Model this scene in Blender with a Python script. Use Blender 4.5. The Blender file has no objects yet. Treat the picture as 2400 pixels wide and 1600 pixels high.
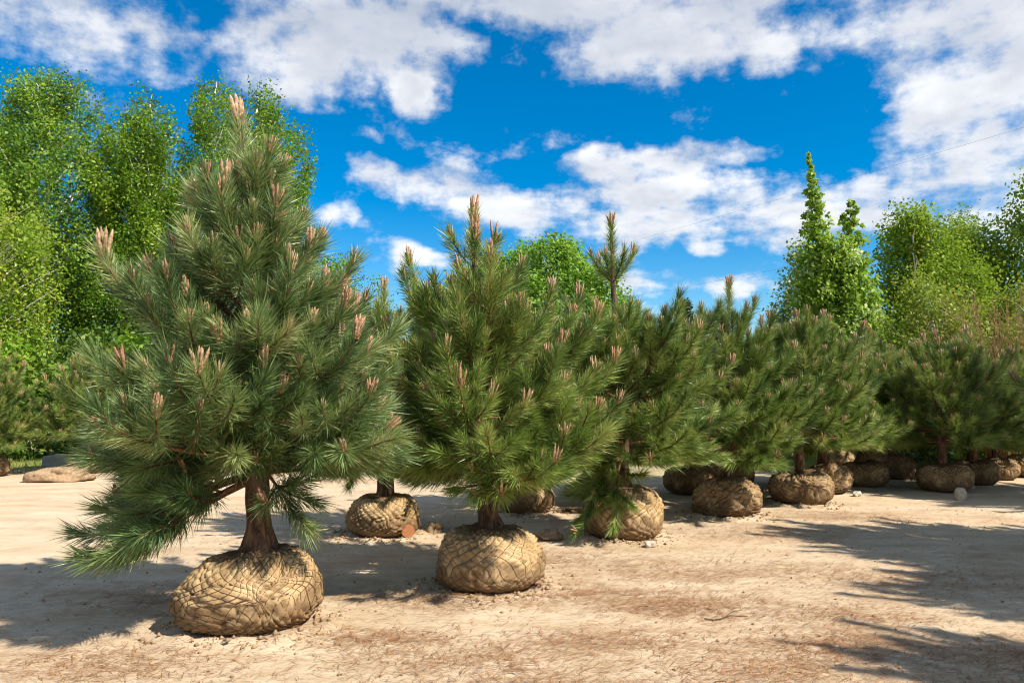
import bpy, math, random
import numpy as np
from mathutils import Vector

PI = math.pi
scene = bpy.context.scene
C = scene.collection

# ------------------------------------------------------------------ camera
cam_d = bpy.data.cameras.new('camera')
cam = bpy.data.objects.new('camera', cam_d)
C.objects.link(cam)
cam.location = (0, 0, 1.55)
cam.rotation_euler = (math.radians(94.64), 0, 0)
cam_d.sensor_width = 36.0
cam_d.lens = 26.25
cam_d.clip_end = 2000
scene.camera = cam

# ------------------------------------------------------------------ light, sky, exposure
SUN = Vector((0.82, -0.52, 1.02)).normalized()          # direction towards the sun
SUN_EL = math.asin(SUN.z)
SUN_AZ = math.atan2(SUN.x, SUN.y)
sl = bpy.data.lights.new('sun', 'SUN')
sl.energy = 5.0
sl.angle = math.radians(0.55)
sl.color = (1.0, 0.925, 0.80)
so = bpy.data.objects.new('sun', sl)
C.objects.link(so)
so.rotation_euler = (-SUN).to_track_quat('-Z', 'Y').to_euler()
so.location = (20, -15, 30)

scene.view_settings.view_transform = 'Standard'
scene.view_settings.look = 'None'
scene.view_settings.exposure = 0.66
scene.cycles.filter_width = 1.1
scene.cycles.max_bounces = 6
scene.cycles.diffuse_bounces = 3
scene.cycles.glossy_bounces = 2
scene.cycles.transmission_bounces = 3
scene.view_settings.gamma = 1.0

world = bpy.data.worlds.new('World')
scene.world = world
world.use_nodes = True
wt = world.node_tree
wt.nodes.clear()


class NG:
    """small helper for writing node trees"""
    def __init__(self, tree):
        self.t = tree

    def node(self, kind, **kw):
        n = self.t.nodes.new(kind)
        for k, v in kw.items():
            setattr(n, k, v)
        return n

    def put(self, sock, v):
        if v is None:
            return
        if isinstance(v, bpy.types.NodeSocket):
            self.t.links.new(v, sock)
        else:
            sock.default_value = v

    def math(self, op, a, b=None, c=None, clamp=False):
        n = self.node('ShaderNodeMath', operation=op, use_clamp=clamp)
        self.put(n.inputs[0], a)
        self.put(n.inputs[1], b)
        self.put(n.inputs[2], c)
        return n.outputs[0]

    def vmath(self, op, a, b=None):
        n = self.node('ShaderNodeVectorMath', operation=op)
        self.put(n.inputs[0], a)
        if b is not None:
            self.put(n.inputs[1], b)
        return n.outputs[0]

    def noise(self, vec, scale, detail=4, rough=0.55, dist=0.0, lac=2.0):
        n = self.node('ShaderNodeTexNoise')
        if vec is not None:
            self.put(n.inputs['Vector'], vec)
        n.inputs['Scale'].default_value = scale
        n.inputs['Detail'].default_value = detail
        n.inputs['Roughness'].default_value = rough
        n.inputs['Lacunarity'].default_value = lac
        n.inputs['Distortion'].default_value = dist
        return n.outputs['Fac']

    def maprange(self, v, a, b, c=0.0, d=1.0, smooth=True):
        n = self.node('ShaderNodeMapRange')
        n.interpolation_type = 'SMOOTHSTEP' if smooth else 'LINEAR'
        self.put(n.inputs['Value'], v)
        n.inputs['From Min'].default_value = a
        n.inputs['From Max'].default_value = b
        n.inputs['To Min'].default_value = c
        n.inputs['To Max'].default_value = d
        return n.outputs['Result']

    def mix(self, fac, a, b, blend='MIX'):
        n = self.node('ShaderNodeMix', data_type='RGBA', blend_type=blend)
        self.put(n.inputs['Factor'], fac)
        self.put(n.inputs['A'], (*a, 1) if isinstance(a, tuple) and len(a) == 3 else a)
        self.put(n.inputs['B'], (*b, 1) if isinstance(b, tuple) and len(b) == 3 else b)
        return n.outputs['Result']

    def ramp(self, fac, stops):
        n = self.node('ShaderNodeValToRGB')
        e = n.color_ramp.elements
        while len(e) < len(stops):
            e.new(0.5)
        for el, (p, col) in zip(e, stops):
            el.position = p
            el.color = (*col, 1)
        self.put(n.inputs['Fac'], fac)
        return n.outputs['Color']


# cloud field as a node group: direction in, density out (called twice, the second time shifted towards the sun to shade the clouds)
BLOBS = [(-0.557, 0.434, 0.142, 0.052), (-0.473, 0.430, 0.089, 0.022), (-0.280, 0.450, 0.092, 0.058), (-0.314, 0.474, 0.064, 0.035),
         (-0.166, 0.465, 0.075, 0.036), (-0.129, 0.411, 0.034, 0.035), (0.045, 0.512, 0.186, 0.029), (0.280, 0.475, 0.195, 0.047),
         (0.361, 0.430, 0.055, 0.026), (0.555, 0.417, 0.112, 0.052), (0.543, 0.355, 0.083, 0.060), (0.605, 0.379, 0.048, 0.093),
         (0.569, 0.242, 0.109, 0.064), (0.479, 0.229, 0.111, 0.041), (0.380, 0.228, 0.066, 0.026), (0.612, 0.282, 0.048, 0.035),
         (0.190, 0.270, 0.146, 0.030), (0.044, 0.258, 0.128, 0.030), (-0.128, 0.280, 0.095, 0.027), (-0.197, 0.290, 0.035, 0.021),
         (0.248, 0.314, 0.077, 0.020), (0.152, 0.306, 0.060, 0.020), (0.190, 0.235, 0.129, 0.023), (-0.104, 0.195, 0.040, 0.015, 0.55),
         (0.149, 0.163, 0.075, 0.017, 0.6), (0.278, 0.153, 0.080, 0.015, 0.55), (0.257, 0.207, 0.034, 0.014, 0.5), (-0.204, 0.341, 0.026, 0.010, 0.25),
         (-0.253, 0.249, 0.034, 0.014, 0.30), (0.33, 0.245, 0.025, 0.010, 0.4)]
cg = bpy.data.node_groups.new('cloud_field', 'ShaderNodeTree')
cg.interface.new_socket('Vector', in_out='INPUT', socket_type='NodeSocketVector')
cg.interface.new_socket('Density', in_out='OUTPUT', socket_type='NodeSocketFloat')
cg.interface.new_socket('Billow', in_out='OUTPUT', socket_type='NodeSocketFloat')
g = NG(cg)
gi = g.node('NodeGroupInput')
go = g.node('NodeGroupOutput')
dvec = g.vmath('NORMALIZE', gi.outputs[0])
sx = g.node('ShaderNodeSeparateXYZ')
g.put(sx.inputs[0], dvec)
az = g.math('ARCTAN2', sx.outputs[0], sx.outputs[1])
el = g.math('ARCSINE', sx.outputs[2])
zc = g.math('ADD', g.math('MAXIMUM', sx.outputs[2], 0.0), 0.22)
cx = g.node('ShaderNodeCombineXYZ')
g.put(cx.inputs[0], g.math('DIVIDE', sx.outputs[0], zc))
g.put(cx.inputs[1], g.math('DIVIDE', sx.outputs[1], zc))
g.put(cx.inputs[2], g.math('MULTIPLY', sx.outputs[2], 2.2))
plane = cx.outputs[0]
# warp the layout a little so that no ellipse keeps a clean outline
wn = g.node('ShaderNodeTexNoise')
g.put(wn.inputs['Vector'], dvec)
wn.inputs['Scale'].default_value = 9.0
wn.inputs['Detail'].default_value = 3
ws = g.node('ShaderNodeSeparateXYZ')
g.put(ws.inputs[0], wn.outputs['Color'])
azw = g.math('ADD', az, g.math('MULTIPLY', g.math('SUBTRACT', ws.outputs[0], 0.5), 0.16))
elw = g.math('ADD', el, g.math('MULTIPLY', g.math('SUBTRACT', ws.outputs[1], 0.5), 0.075))
cw = g.node('ShaderNodeCombineXYZ')
g.put(cw.inputs[0], azw)
g.put(cw.inputs[1], elw)
acc = None
for (a0, e0, ra, re, *wgt) in BLOBS:
    ia, ie = 1 / (ra * 1.18), 1 / (re * 1.25)
    ma = g.node('ShaderNodeVectorMath', operation='MULTIPLY_ADD')
    g.put(ma.inputs[0], cw.outputs[0])
    ma.inputs[1].default_value = (ia, ie, 0)
    ma.inputs[2].default_value = (-a0 * ia, -e0 * ie, 0)
    dp = g.node('ShaderNodeVectorMath', operation='DOT_PRODUCT')
    g.put(dp.inputs[0], ma.outputs[0])
    g.put(dp.inputs[1], ma.outputs[0])
    dv = g.math('ADD', dp.outputs['Value'], 1 - wgt[0]) if wgt else dp.outputs['Value']
    acc = dv if acc is None else g.math('SMOOTH_MIN', acc, dv, 0.25)
acc = g.math('MAXIMUM', g.math('SUBTRACT', 1.0, acc), -0.6)
# the rest of the sky carries the same broken cloud as the part in view
free = g.math('MULTIPLY', g.math('SUBTRACT', g.noise(plane, 1.05, 2, 0.5), 0.47), 9.0)
free = g.math('MINIMUM', g.math('MAXIMUM', free, -0.6), 1.0)
inview = g.math('MULTIPLY', g.maprange(g.math('ABSOLUTE', az), 0.85, 0.66), g.maprange(el, 0.64, 0.53))
lay = g.math('ADD', g.math('MULTIPLY', acc, inview), g.math('MULTIPLY', free, g.math('SUBTRACT', 1.0, inview)))
billow = g.noise(plane, 3.6, 6, 0.58)
n1 = g.math('SUBTRACT', billow, 0.5)
n2 = g.math('SUBTRACT', g.noise(dvec, 30.0, 4, 0.6), 0.5)
den = g.math('ADD', g.math('MULTIPLY', lay, 0.58), g.math('ADD', g.math('MULTIPLY', n1, 2.7), g.math('MULTIPLY', n2, 1.25)))
g.put(go.inputs[0], den)
g.put(go.inputs[1], billow)

w = NG(wt)
tc = w.node('ShaderNodeTexCoord')
wdir = w.vmath('NORMALIZE', tc.outputs['Generated'])
sky = w.node('ShaderNodeTexSky', sky_type='NISHITA')
sky.sun_disc = False
sky.sun_elevation = SUN_EL
sky.sun_rotation = SUN_AZ
sky.altitude = 300
sky.air_density = 1.0
sky.dust_density = 0.1
sky.ozone_density = 2.2
hs = w.node('ShaderNodeHueSaturation')
hs.inputs['Saturation'].default_value = 1.6
hs.inputs['Value'].default_value = 1.30
hs.inputs['Hue'].default_value = 0.498
w.put(hs.inputs['Color'], sky.outputs[0])
c1 = w.node('ShaderNodeGroup')
c1.node_tree = cg
w.put(c1.inputs[0], wdir)
dens = w.maprange(c1.outputs[0], -0.20, 0.66)
wsx = w.node('ShaderNodeSeparateXYZ')
w.put(wsx.inputs[0], w.vmath('ADD', wdir, (0.012, -0.006, 0.030)))
wz = w.math('ADD', w.math('MAXIMUM', wsx.outputs[2], 0.0), 0.22)
wcx = w.node('ShaderNodeCombineXYZ')
w.put(wcx.inputs[0], w.math('DIVIDE', wsx.outputs[0], wz))
w.put(wcx.inputs[1], w.math('DIVIDE', wsx.outputs[1], wz))
w.put(wcx.inputs[2], w.math('MULTIPLY', wsx.outputs[2], 2.2))
diff = w.math('SUBTRACT', c1.outputs[1], w.noise(wcx.outputs[0], 3.6, 3, 0.58))
lit = w.math('ADD', 0.56, w.math('MULTIPLY', diff, 1.15), clamp=True)
# the higher a cloud stands in the sky the more of its shaded base is seen
lit = w.math('SUBTRACT', lit, w.maprange(wsx.outputs[2], 0.33, 0.56, 0.0, 0.30))
thick = w.maprange(c1.outputs[0], 0.35, 1.5, 0.0, 0.30)
lit = w.math('SUBTRACT', lit, thick, clamp=True)
ccol = w.ramp(lit, [(0.0, (4.0, 4.5, 5.4)), (0.40, (6.0, 6.3, 6.9)), (0.75, (8.8, 8.9, 9.1)), (1.0, (10.4, 10.4, 10.4))])
alpha = w.math('MULTIPLY', dens, 0.97)
skyc = w.mix(alpha, hs.outputs[0], ccol)
bg = w.node('ShaderNodeBackground')
w.put(bg.inputs['Color'], skyc)
bg.inputs['Strength'].default_value = 0.078
world.cycles.sampling_method = 'MANUAL'
world.cycles.sample_map_resolution = 256
wo = w.node('ShaderNodeOutputWorld')
wt.links.new(bg.outputs[0], wo.inputs['Surface'])


# ------------------------------------------------------------------ materials
def new_mat(name):
    m = bpy.data.materials.new(name)
    m.use_nodes = True
    m.node_tree.nodes.clear()
    n = NG(m.node_tree)
    bs = n.node('ShaderNodeBsdfPrincipled')
    out = n.node('ShaderNodeOutputMaterial')
    m.node_tree.links.new(bs.outputs[0], out.inputs['Surface'])
    return m, n, bs, out


def bump(n, bs, h, strength, dist):
    b = n.node('ShaderNodeBump')
    b.inputs['Strength'].default_value = strength
    b.inputs['Distance'].default_value = dist
    n.put(b.inputs['Height'], h)
    n.put(bs.inputs['Normal'], b.outputs[0])


def attr(n, name):
    a = n.node('ShaderNodeAttribute', attribute_name=name)
    return a.outputs['Fac']


def leaf_mat(name, stops, rough=0.5, trans=0.25, spec=0.4):
    m, n, bs, out = new_mat(name)
    col = n.ramp(attr(n, 'tint'), stops)
    n.put(bs.inputs['Base Color'], col)
    bs.inputs['Roughness'].default_value = rough
    bs.inputs['Specular IOR Level'].default_value = spec
    if trans > 0:
        tr = n.node('ShaderNodeBsdfTranslucent')
        n.put(tr.inputs['Color'], n.mix(0.35, col, (0.28, 0.38, 0.04)))
        mx = n.node('ShaderNodeMixShader')
        mx.inputs[0].default_value = trans
        m.node_tree.links.new(bs.outputs[0], mx.inputs[1])
        m.node_tree.links.new(tr.outputs[0], mx.inputs[2])
        m.node_tree.links.new(mx.outputs[0], out.inputs['Surface'])
    return m


M = {}
M['needle_blue'] = leaf_mat('pine_needle_blue', [(0.0, (0.040, 0.085, 0.034)), (0.35, (0.150, 0.243, 0.080)), (0.75, (0.335, 0.415, 0.152)), (0.93, (0.40, 0.38, 0.18)), (1.0, (0.42, 0.23, 0.11))], 0.36, 0.20, 0.55)
M['needle_green'] = leaf_mat('pine_needle_green', [(0.0, (0.042, 0.092, 0.024)), (0.35, (0.175, 0.278, 0.055)), (0.75, (0.385, 0.465, 0.112)), (0.93, (0.40, 0.39, 0.15)), (1.0, (0.42, 0.23, 0.11))], 0.36, 0.20, 0.55)
M['birch_leaf'] = leaf_mat('birch_leaf', [(0.0, (0.050, 0.130, 0.012)), (0.5, (0.150, 0.295, 0.018)), (0.85, (0.260, 0.410, 0.026)), (1.0, (0.37, 0.42, 0.05))], 0.5, 0.36)
M['yellow_leaf'] = leaf_mat('yellow_birch_leaf', [(0.0, (0.16, 0.24, 0.018)), (0.5, (0.27, 0.35, 0.026)), (0.85, (0.37, 0.40, 0.035)), (1.0, (0.44, 0.36, 0.05))], 0.5, 0.42)
M['fresh_leaf'] = leaf_mat('young_birch_leaf', [(0.0, (0.13, 0.23, 0.016)), (0.5, (0.23, 0.36, 0.023)), (0.85, (0.33, 0.43, 0.03)), (1.0, (0.42, 0.40, 0.05))], 0.5, 0.42)
M['poplar_leaf'] = leaf_mat('poplar_leaf', [(0.0, (0.15, 0.28, 0.02)), (0.5, (0.30, 0.46, 0.045)), (0.85, (0.46, 0.60, 0.12)), (1.0, (0.58, 0.66, 0.27))], 0.4, 0.46)
M['maple_leaf'] = leaf_mat('maple_leaf', [(0.0, (0.10, 0.22, 0.016)), (0.5, (0.17, 0.33, 0.022)), (1.0, (0.27, 0.44, 0.035))], 0.5, 0.36)
M['grey_leaf'] = leaf_mat('willow_leaf', [(0.0, (0.15, 0.23, 0.06)), (0.5, (0.27, 0.37, 0.11)), (1.0, (0.42, 0.48, 0.21))], 0.5, 0.36)
M['dark_leaf'] = leaf_mat('shrub_leaf', [(0.0, (0.05, 0.11, 0.014)), (0.6, (0.125, 0.225, 0.026)), (1.0, (0.22, 0.33, 0.04))], 0.5, 0.3)
M['spruce_leaf'] = leaf_mat('spruce_needle', [(0.0, (0.02, 0.045, 0.028)), (1.0, (0.06, 0.10, 0.055))], 0.5, 0.0)
M['twig_brown'] = leaf_mat('bare_twig', [(0.0, (0.20, 0.10, 0.05)), (0.6, (0.33, 0.19, 0.09)), (1.0, (0.36, 0.30, 0.10))], 0.7, 0.0)
M['grass'] = leaf_mat('grass_blade', [(0.0, (0.09, 0.15, 0.02)), (0.6, (0.19, 0.25, 0.03)), (1.0, (0.36, 0.33, 0.10))], 0.6, 0.25)
M['litter'] = leaf_mat('fallen_needle', [(0.0, (0.16, 0.085, 0.04)), (0.4, (0.34, 0.16, 0.075)), (0.75, (0.47, 0.26, 0.13)), (1.0, (0.55, 0.40, 0.21))], 0.7, 0.0, 0.2)


def bark(name, dark, light, scale=9.0, stretch=0.25, bstr=0.9, bdist=0.02):
    m, n, bs, out = new_mat(name)
    t = n.node('ShaderNodeTexCoord')
    mp = n.node('ShaderNodeMapping')
    mp.inputs['Scale'].default_value = (1, 1, stretch)
    n.put(mp.inputs['Vector'], t.outputs['Object'])
    f = n.noise(mp.outputs[0], scale, 6, 0.65, 0.6)
    f2 = n.noise(t.outputs['Object'], scale * 6, 4, 0.6)
    h = n.math('ADD', f, n.math('MULTIPLY', f2, 0.35))
    n.put(bs.inputs['Base Color'], n.mix(n.maprange(f, 0.35, 0.68), dark, light))
    bs.inputs['Roughness'].default_value = 0.9
    bs.inputs['Specular IOR Level'].default_value = 0.2
    bump(n, bs, h, bstr, bdist)
    return m


M['pine_bark'] = bark('pine_bark', (0.045, 0.028, 0.019), (0.21, 0.125, 0.080), 16.0, 0.22)
M['twig_bark'] = bark('pine_twig_bark', (0.07, 0.036, 0.020), (0.25, 0.130, 0.062), 40.0, 1.0, 0.4, 0.005)
M['grey_bark'] = bark('grey_bark', (0.06, 0.048, 0.036), (0.20, 0.17, 0.13), 9.0, 0.25)


def birch_bark():
    m, n, bs, out = new_mat('birch_bark')
    t = n.node('ShaderNodeTexCoord')
    mp = n.node('ShaderNodeMapping')
    mp.inputs['Scale'].default_value = (1, 1, 3.0)
    n.put(mp.inputs['Vector'], t.outputs['Object'])
    f = n.noise(mp.outputs[0], 2.6, 5, 0.6)
    n.put(bs.inputs['Base Color'], n.mix(n.maprange(f, 0.57, 0.64), (0.74, 0.70, 0.62), (0.09, 0.08, 0.065)))
    bs.inputs['Roughness'].default_value = 0.8
    return m


M['birch_bark'] = birch_bark()


def candle_mat():
    m, n, bs, out = new_mat('candle_bud')
    t = n.node('ShaderNodeTexCoord')
    f = n.noise(t.outputs['Object'], 55, 3, 0.6)
    oi = n.node('ShaderNodeObjectInfo')
    base = n.mix(oi.outputs['Random'], (0.50, 0.265, 0.155), (0.52, 0.38, 0.235))
    n.put(bs.inputs['Base Color'], n.mix(n.maprange(f, 0.42, 0.62), n.mix(0.62, base, (0.19, 0.070, 0.03)), base))
    bs.inputs['Roughness'].default_value = 0.65
    bs.inputs['Specular IOR Level'].default_value = 0.3
    bump(n, bs, n.noise(t.outputs['Object'], 140, 3, 0.6), 0.8, 0.004)
    return m


M['candle'] = candle_mat()


def burlap(name, c0, c1, dirt, amount):
    m, n, bs, out = new_mat(name)
    t = n.node('ShaderNodeTexCoord')
    o = t.outputs['Object']
    f = n.noise(o, 3.0, 5, 0.6, 0.3)
    f2 = n.noise(o, 26.0, 5, 0.7)
    col = n.mix(n.maprange(f, 0.32, 0.68), c0, c1)
    col = n.mix(n.math('MULTIPLY', n.maprange(f2, 0.5, 0.75), 0.40), col, dirt)
    # soil smeared up from the ground in an uneven tide line, and soil crumbled over the top
    sp = n.node('ShaderNodeSeparateXYZ')
    n.put(sp.inputs[0], o)
    low = n.math('ADD', sp.outputs[2], n.math('MULTIPLY', n.math('SUBTRACT', n.noise(o, 5.0, 6, 0.65), 0.5), 0.75))
    d = n.maprange(low, amount, amount - 0.16)
    col = n.mix(n.math('MULTIPLY', d, 0.72), col, dirt)
    rr = n.node('ShaderNodeVectorMath', operation='LENGTH')
    n.put(rr.inputs[0], n.vmath('MULTIPLY', o, (1, 1, 0)))
    near = n.math('ADD', rr.outputs['Value'], n.math('MULTIPLY', n.math('SUBTRACT', n.noise(o, 7.0, 5, 0.65), 0.5), 0.35))
    col = n.mix(n.math('MULTIPLY', n.math('MULTIPLY', n.maprange(near, 0.34, 0.16), n.maprange(sp.outputs[2], 0.30, 0.42)), 0.8), col, dirt)
    st = n.maprange(n.noise(o, 4.2, 5, 0.62, 0.8), 0.56, 0.70)
    col = n.mix(n.math('MULTIPLY', st, 0.42), col, (0.26, 0.12, 0.05))
    n.put(bs.inputs['Base Color'], col)
    bs.inputs['Roughness'].default_value = 0.95
    bs.inputs['Specular IOR Level'].default_value = 0.1
    wv = n.noise(o, 150.0, 3, 0.6)
    bump(n, bs, n.math('ADD', f2, n.math('MULTIPLY', wv, 0.4)), 0.55, 0.012)
    return m


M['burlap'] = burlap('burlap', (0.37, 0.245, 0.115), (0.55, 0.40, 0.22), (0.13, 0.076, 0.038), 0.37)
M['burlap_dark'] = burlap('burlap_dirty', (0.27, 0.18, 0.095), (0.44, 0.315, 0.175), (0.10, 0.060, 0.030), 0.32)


def plain(name, col, col2=None, scale=20.0, rough=0.9, b=0.4, metallic=0.0):
    m, n, bs, out = new_mat(name)
    t = n.node('ShaderNodeTexCoord')
    f = n.noise(t.outputs['Object'], scale, 5, 0.6)
    n.put(bs.inputs['Base Color'], n.mix(n.maprange(f, 0.35, 0.65), col, col2 or tuple(c * 0.6 for c in col)))
    bs.inputs['Roughness'].default_value = rough
    bs.inputs['Metallic'].default_value = metallic
    bs.inputs['Specular IOR Level'].default_value = 0.25
    if b:
        bump(n, bs, f, b, 0.01)
    return m


M['wire'] = plain('rusty_wire', (0.20, 0.125, 0.068), (0.085, 0.050, 0.030), 60, 0.8, 0.0)
M['cable'] = plain('cable', (0.03, 0.03, 0.035), (0.02, 0.02, 0.022), 10, 0.6, 0.0)
M['tape'] = plain('blue_tape', (0.02, 0.26, 0.36), (0.02, 0.20, 0.30), 30, 0.4, 0.0)
M['stone'] = plain('stone', (0.52, 0.46, 0.37), (0.36, 0.30, 0.23), 14, 0.9, 0.6)
M['clod'] = plain('soil_clod', (0.40, 0.275, 0.16), (0.27, 0.175, 0.10), 18, 0.95, 0.8)
M['log_bark'] = plain('log_bark', (0.16, 0.09, 0.05), (0.08, 0.05, 0.03), 25, 0.95, 0.8)
M['log_end'] = plain('log_end', (0.52, 0.22, 0.10), (0.44, 0.19, 0.085), 30, 0.8, 0.2)
M['concrete'] = plain('concrete', (0.36, 0.36, 0.35), (0.26, 0.26, 0.26), 8, 0.9, 0.3)
M['brick'] = plain('red_brick', (0.42, 0.16, 0.09), (0.30, 0.11, 0.07), 14, 0.9, 0.4)
M['plank_wood'] = plain('weathered_wood', (0.42, 0.33, 0.22), (0.30, 0.22, 0.14), 10, 0.9, 0.4)


def ground_mat():
    m, n, bs, out = new_mat('sandy_soil')
    t = n.node('ShaderNodeTexCoord')
    o = t.outputs['Object']
    mp = n.node('ShaderNodeMapping')                       # raked and driven over from side to side
    mp.inputs['Rotation'].default_value = (0, 0, 0.10)
    mp.inputs['Scale'].default_value = (0.42, 1.0, 1.0)
    n.put(mp.inputs['Vector'], o)
    v = mp.outputs[0]
    big = n.noise(v, 0.55, 5, 0.6, 0.4)
    mid = n.noise(v, 2.4, 6, 0.65, 0.3)
    fine = n.noise(v, 16.0, 6, 0.7)
    grain = n.noise(o, 90.0, 4, 0.7)
    col = n.ramp(mid, [(0.30, (0.44, 0.325, 0.205)), (0.48, (0.56, 0.435, 0.295)), (0.70, (0.64, 0.52, 0.375))])
    rust = n.math('MULTIPLY', n.maprange(big, 0.49, 0.66), n.maprange(fine, 0.36, 0.62))
    col = n.mix(n.math('MULTIPLY', rust, 0.44), col, (0.46, 0.24, 0.12))
    col = n.mix(n.math('MULTIPLY', n.maprange(fine, 0.56, 0.74), 0.45), col, (0.30, 0.20, 0.115))
    speck = n.maprange(n.noise(v, 46.0, 3, 0.6), 0.66, 0.74)
    col = n.mix(n.math('MULTIPLY', speck, 0.55), col, (0.14, 0.09, 0.055))
    # thin grass takes over beyond the yard
    sp = n.node('ShaderNodeSeparateXYZ')
    n.put(sp.inputs[0], o)
    far = n.math('ADD', sp.outputs[1], n.math('MULTIPLY', n.math('SUBTRACT', n.noise(o, 0.35, 4, 0.6), 0.5), 9.0))
    col = n.mix(n.math('MULTIPLY', n.maprange(far, 15.5, 19.0), n.maprange(fine, 0.30, 0.55, 0.45, 1.0)), col, (0.17, 0.21, 0.045))
    n.put(bs.inputs['Base Color'], col)
    bs.inputs['Roughness'].default_value = 1.0
    bs.inputs['Specular IOR Level'].default_value = 0.08
    h = n.math('ADD', n.math('MULTIPLY', fine, 1.0), n.math('MULTIPLY', grain, 0.30))
    bump(n, bs, h, 0.75, 0.03)
    return m


M['ground'] = ground_mat()

# ------------------------------------------------------------------ mesh helpers


def mesh_np(name, V, quads=None, tris=None, mat=None, tint=None, smooth=False):
    me = bpy.data.meshes.new(name)
    V = np.asarray(V, dtype=np.float32)
    nq = 0 if quads is None else len(quads)
    nt = 0 if tris is None else len(tris)
    me.vertices.add(len(V))
    me.vertices.foreach_set('co', V.ravel())
    loops, start, total = [], [], []
    if nq:
        loops.append(np.asarray(quads, dtype=np.int32).ravel())
        start.append(np.arange(nq, dtype=np.int32) * 4)
        total.append(np.full(nq, 4, dtype=np.int32))
    if nt:
        loops.append(np.asarray(tris, dtype=np.int32).ravel())
        start.append(nq * 4 + np.arange(nt, dtype=np.int32) * 3)
        total.append(np.full(nt, 3, dtype=np.int32))
    L = np.concatenate(loops)
    me.loops.add(len(L))
    me.loops.foreach_set('vertex_index', L)
    me.polygons.add(nq + nt)
    me.polygons.foreach_set('loop_start', np.concatenate(start))
    me.polygons.foreach_set('loop_total', np.concatenate(total))
    if smooth:
        me.polygons.foreach_set('use_smooth', np.ones(nq + nt, dtype=bool))
    if tint is not None:
        a = me.attributes.new('tint', 'FLOAT', 'POINT')
        a.data.foreach_set('value', np.asarray(tint, dtype=np.float32))
    me.update(calc_edges=True)
    if mat is not None:
        me.materials.append(mat)
    return me


def link(name, me, parent=None, loc=None, kind=None):
    o = bpy.data.objects.new(name, me)
    C.objects.link(o)
    if parent is not None:
        o.parent = parent
    if loc is not None:
        o.location = loc
    if kind:
        o['kind'] = kind
    return o


def tag(o, label, cat, group=None):
    o['label'] = label
    o['category'] = cat
    if group:
        o['group'] = group
    return o


def thing(name, label, cat, loc=(0, 0, 0), rz=0.0, group=None, scale=1.0):
    o = bpy.data.objects.new(name, None)
    C.objects.link(o)
    o.empty_display_size = 0.2
    o.location = loc
    o.rotation_euler = (0, 0, rz)
    o.scale = (scale,) * 3
    return tag(o, label, cat, group)


class Tubes:
    """collects tapered tubes into one mesh"""
    def __init__(self):
        self.V, self.Q, self.n = [], [], 0

    def add(self, P, R, sides=5):
        P = np.asarray(P, dtype=float)
        R = np.asarray(R, dtype=float)
        k = len(P)
        T = np.gradient(P, axis=0)
        T /= np.linalg.norm(T, axis=1)[:, None] + 1e-9
        up = np.tile(np.array([0.0, 0.0, 1.0]), (k, 1))
        up[np.abs(T[:, 2]) > 0.9] = (1.0, 0.0, 0.0)
        if np.any(np.abs(T[:, 2]) > 0.9):
            up[:] = (0.83, 0.55, 0.05)
        A = np.cross(T, up)
        A /= np.linalg.norm(A, axis=1)[:, None] + 1e-9
        B = np.cross(T, A)
        th = np.arange(sides) * 2 * PI / sides
        ring = P[:, None, :] + R[:, None, None] * (np.cos(th)[None, :, None] * A[:, None, :] + np.sin(th)[None, :, None] * B[:, None, :])
        self.V.append(ring.reshape(-1, 3))
        i = np.arange(k - 1)[:, None] * sides + np.arange(sides)[None, :]
        j = np.arange(k - 1)[:, None] * sides + (np.arange(sides)[None, :] + 1) % sides
        q = np.stack([i, j, j + sides, i + sides], axis=-1).reshape(-1, 4) + self.n
        self.Q.append(q)
        self.n += k * sides

    def mesh(self, name, mat, smooth=True):
        return mesh_np(name, np.concatenate(self.V), np.concatenate(self.Q), None, mat, None, smooth)


class SinNoise:
    """smooth 3-D noise as a sum of sines"""
    def __init__(self, rng, freq, n=10, octaves=2):
        self.k, self.p, self.a = [], [], []
        for o in range(octaves):
            v = rng.normal(size=(n, 3))
            v /= np.linalg.norm(v, axis=1)[:, None]
            self.k.append(v * freq * 2 ** o * rng.uniform(0.6, 1.4, (n, 1)))
            self.p.append(rng.uniform(0, 2 * PI, n))
            self.a.append(np.full(n, 0.55 ** o / math.sqrt(n)))
        self.k = np.concatenate(self.k)
        self.p = np.concatenate(self.p)
        self.a = np.concatenate(self.a)

    def __call__(self, P):
        P = np.asarray(P, dtype=float)
        return np.sin(P @ self.k.T + self.p) @ self.a


def value_noise(rng, X, Y, freq, octaves=4, gain=0.5):
    out = np.zeros_like(X)
    amp = 1.0
    for o in range(octaves):
        tab = rng.uniform(-1, 1, (257, 257))
        u = X * freq
        v = Y * freq
        iu = np.floor(u).astype(int)
        iv = np.floor(v).astype(int)
        fu = u - iu
        fv = v - iv
        fu = fu * fu * (3 - 2 * fu)
        fv = fv * fv * (3 - 2 * fv)
        a = tab[iu % 256, iv % 256]
        b = tab[(iu + 1) % 256, iv % 256]
        c = tab[iu % 256, (iv + 1) % 256]
        d = tab[(iu + 1) % 256, (iv + 1) % 256]
        out += amp * ((a * (1 - fu) + b * fu) * (1 - fv) + (c * (1 - fu) + d * fu) * fv)
        amp *= gain
        freq *= 2.03
    return out


# ------------------------------------------------------------------ ground
GR = np.random.default_rng(5)
def graded(lo, a, b, hi, step):
    core = np.arange(a, b, step)
    left = a - np.geomspace(step, a - lo, 40)[::-1]
    right = core[-1] + np.geomspace(step, hi - core[-1], 40)
    return np.concatenate([left, core, right])


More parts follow.
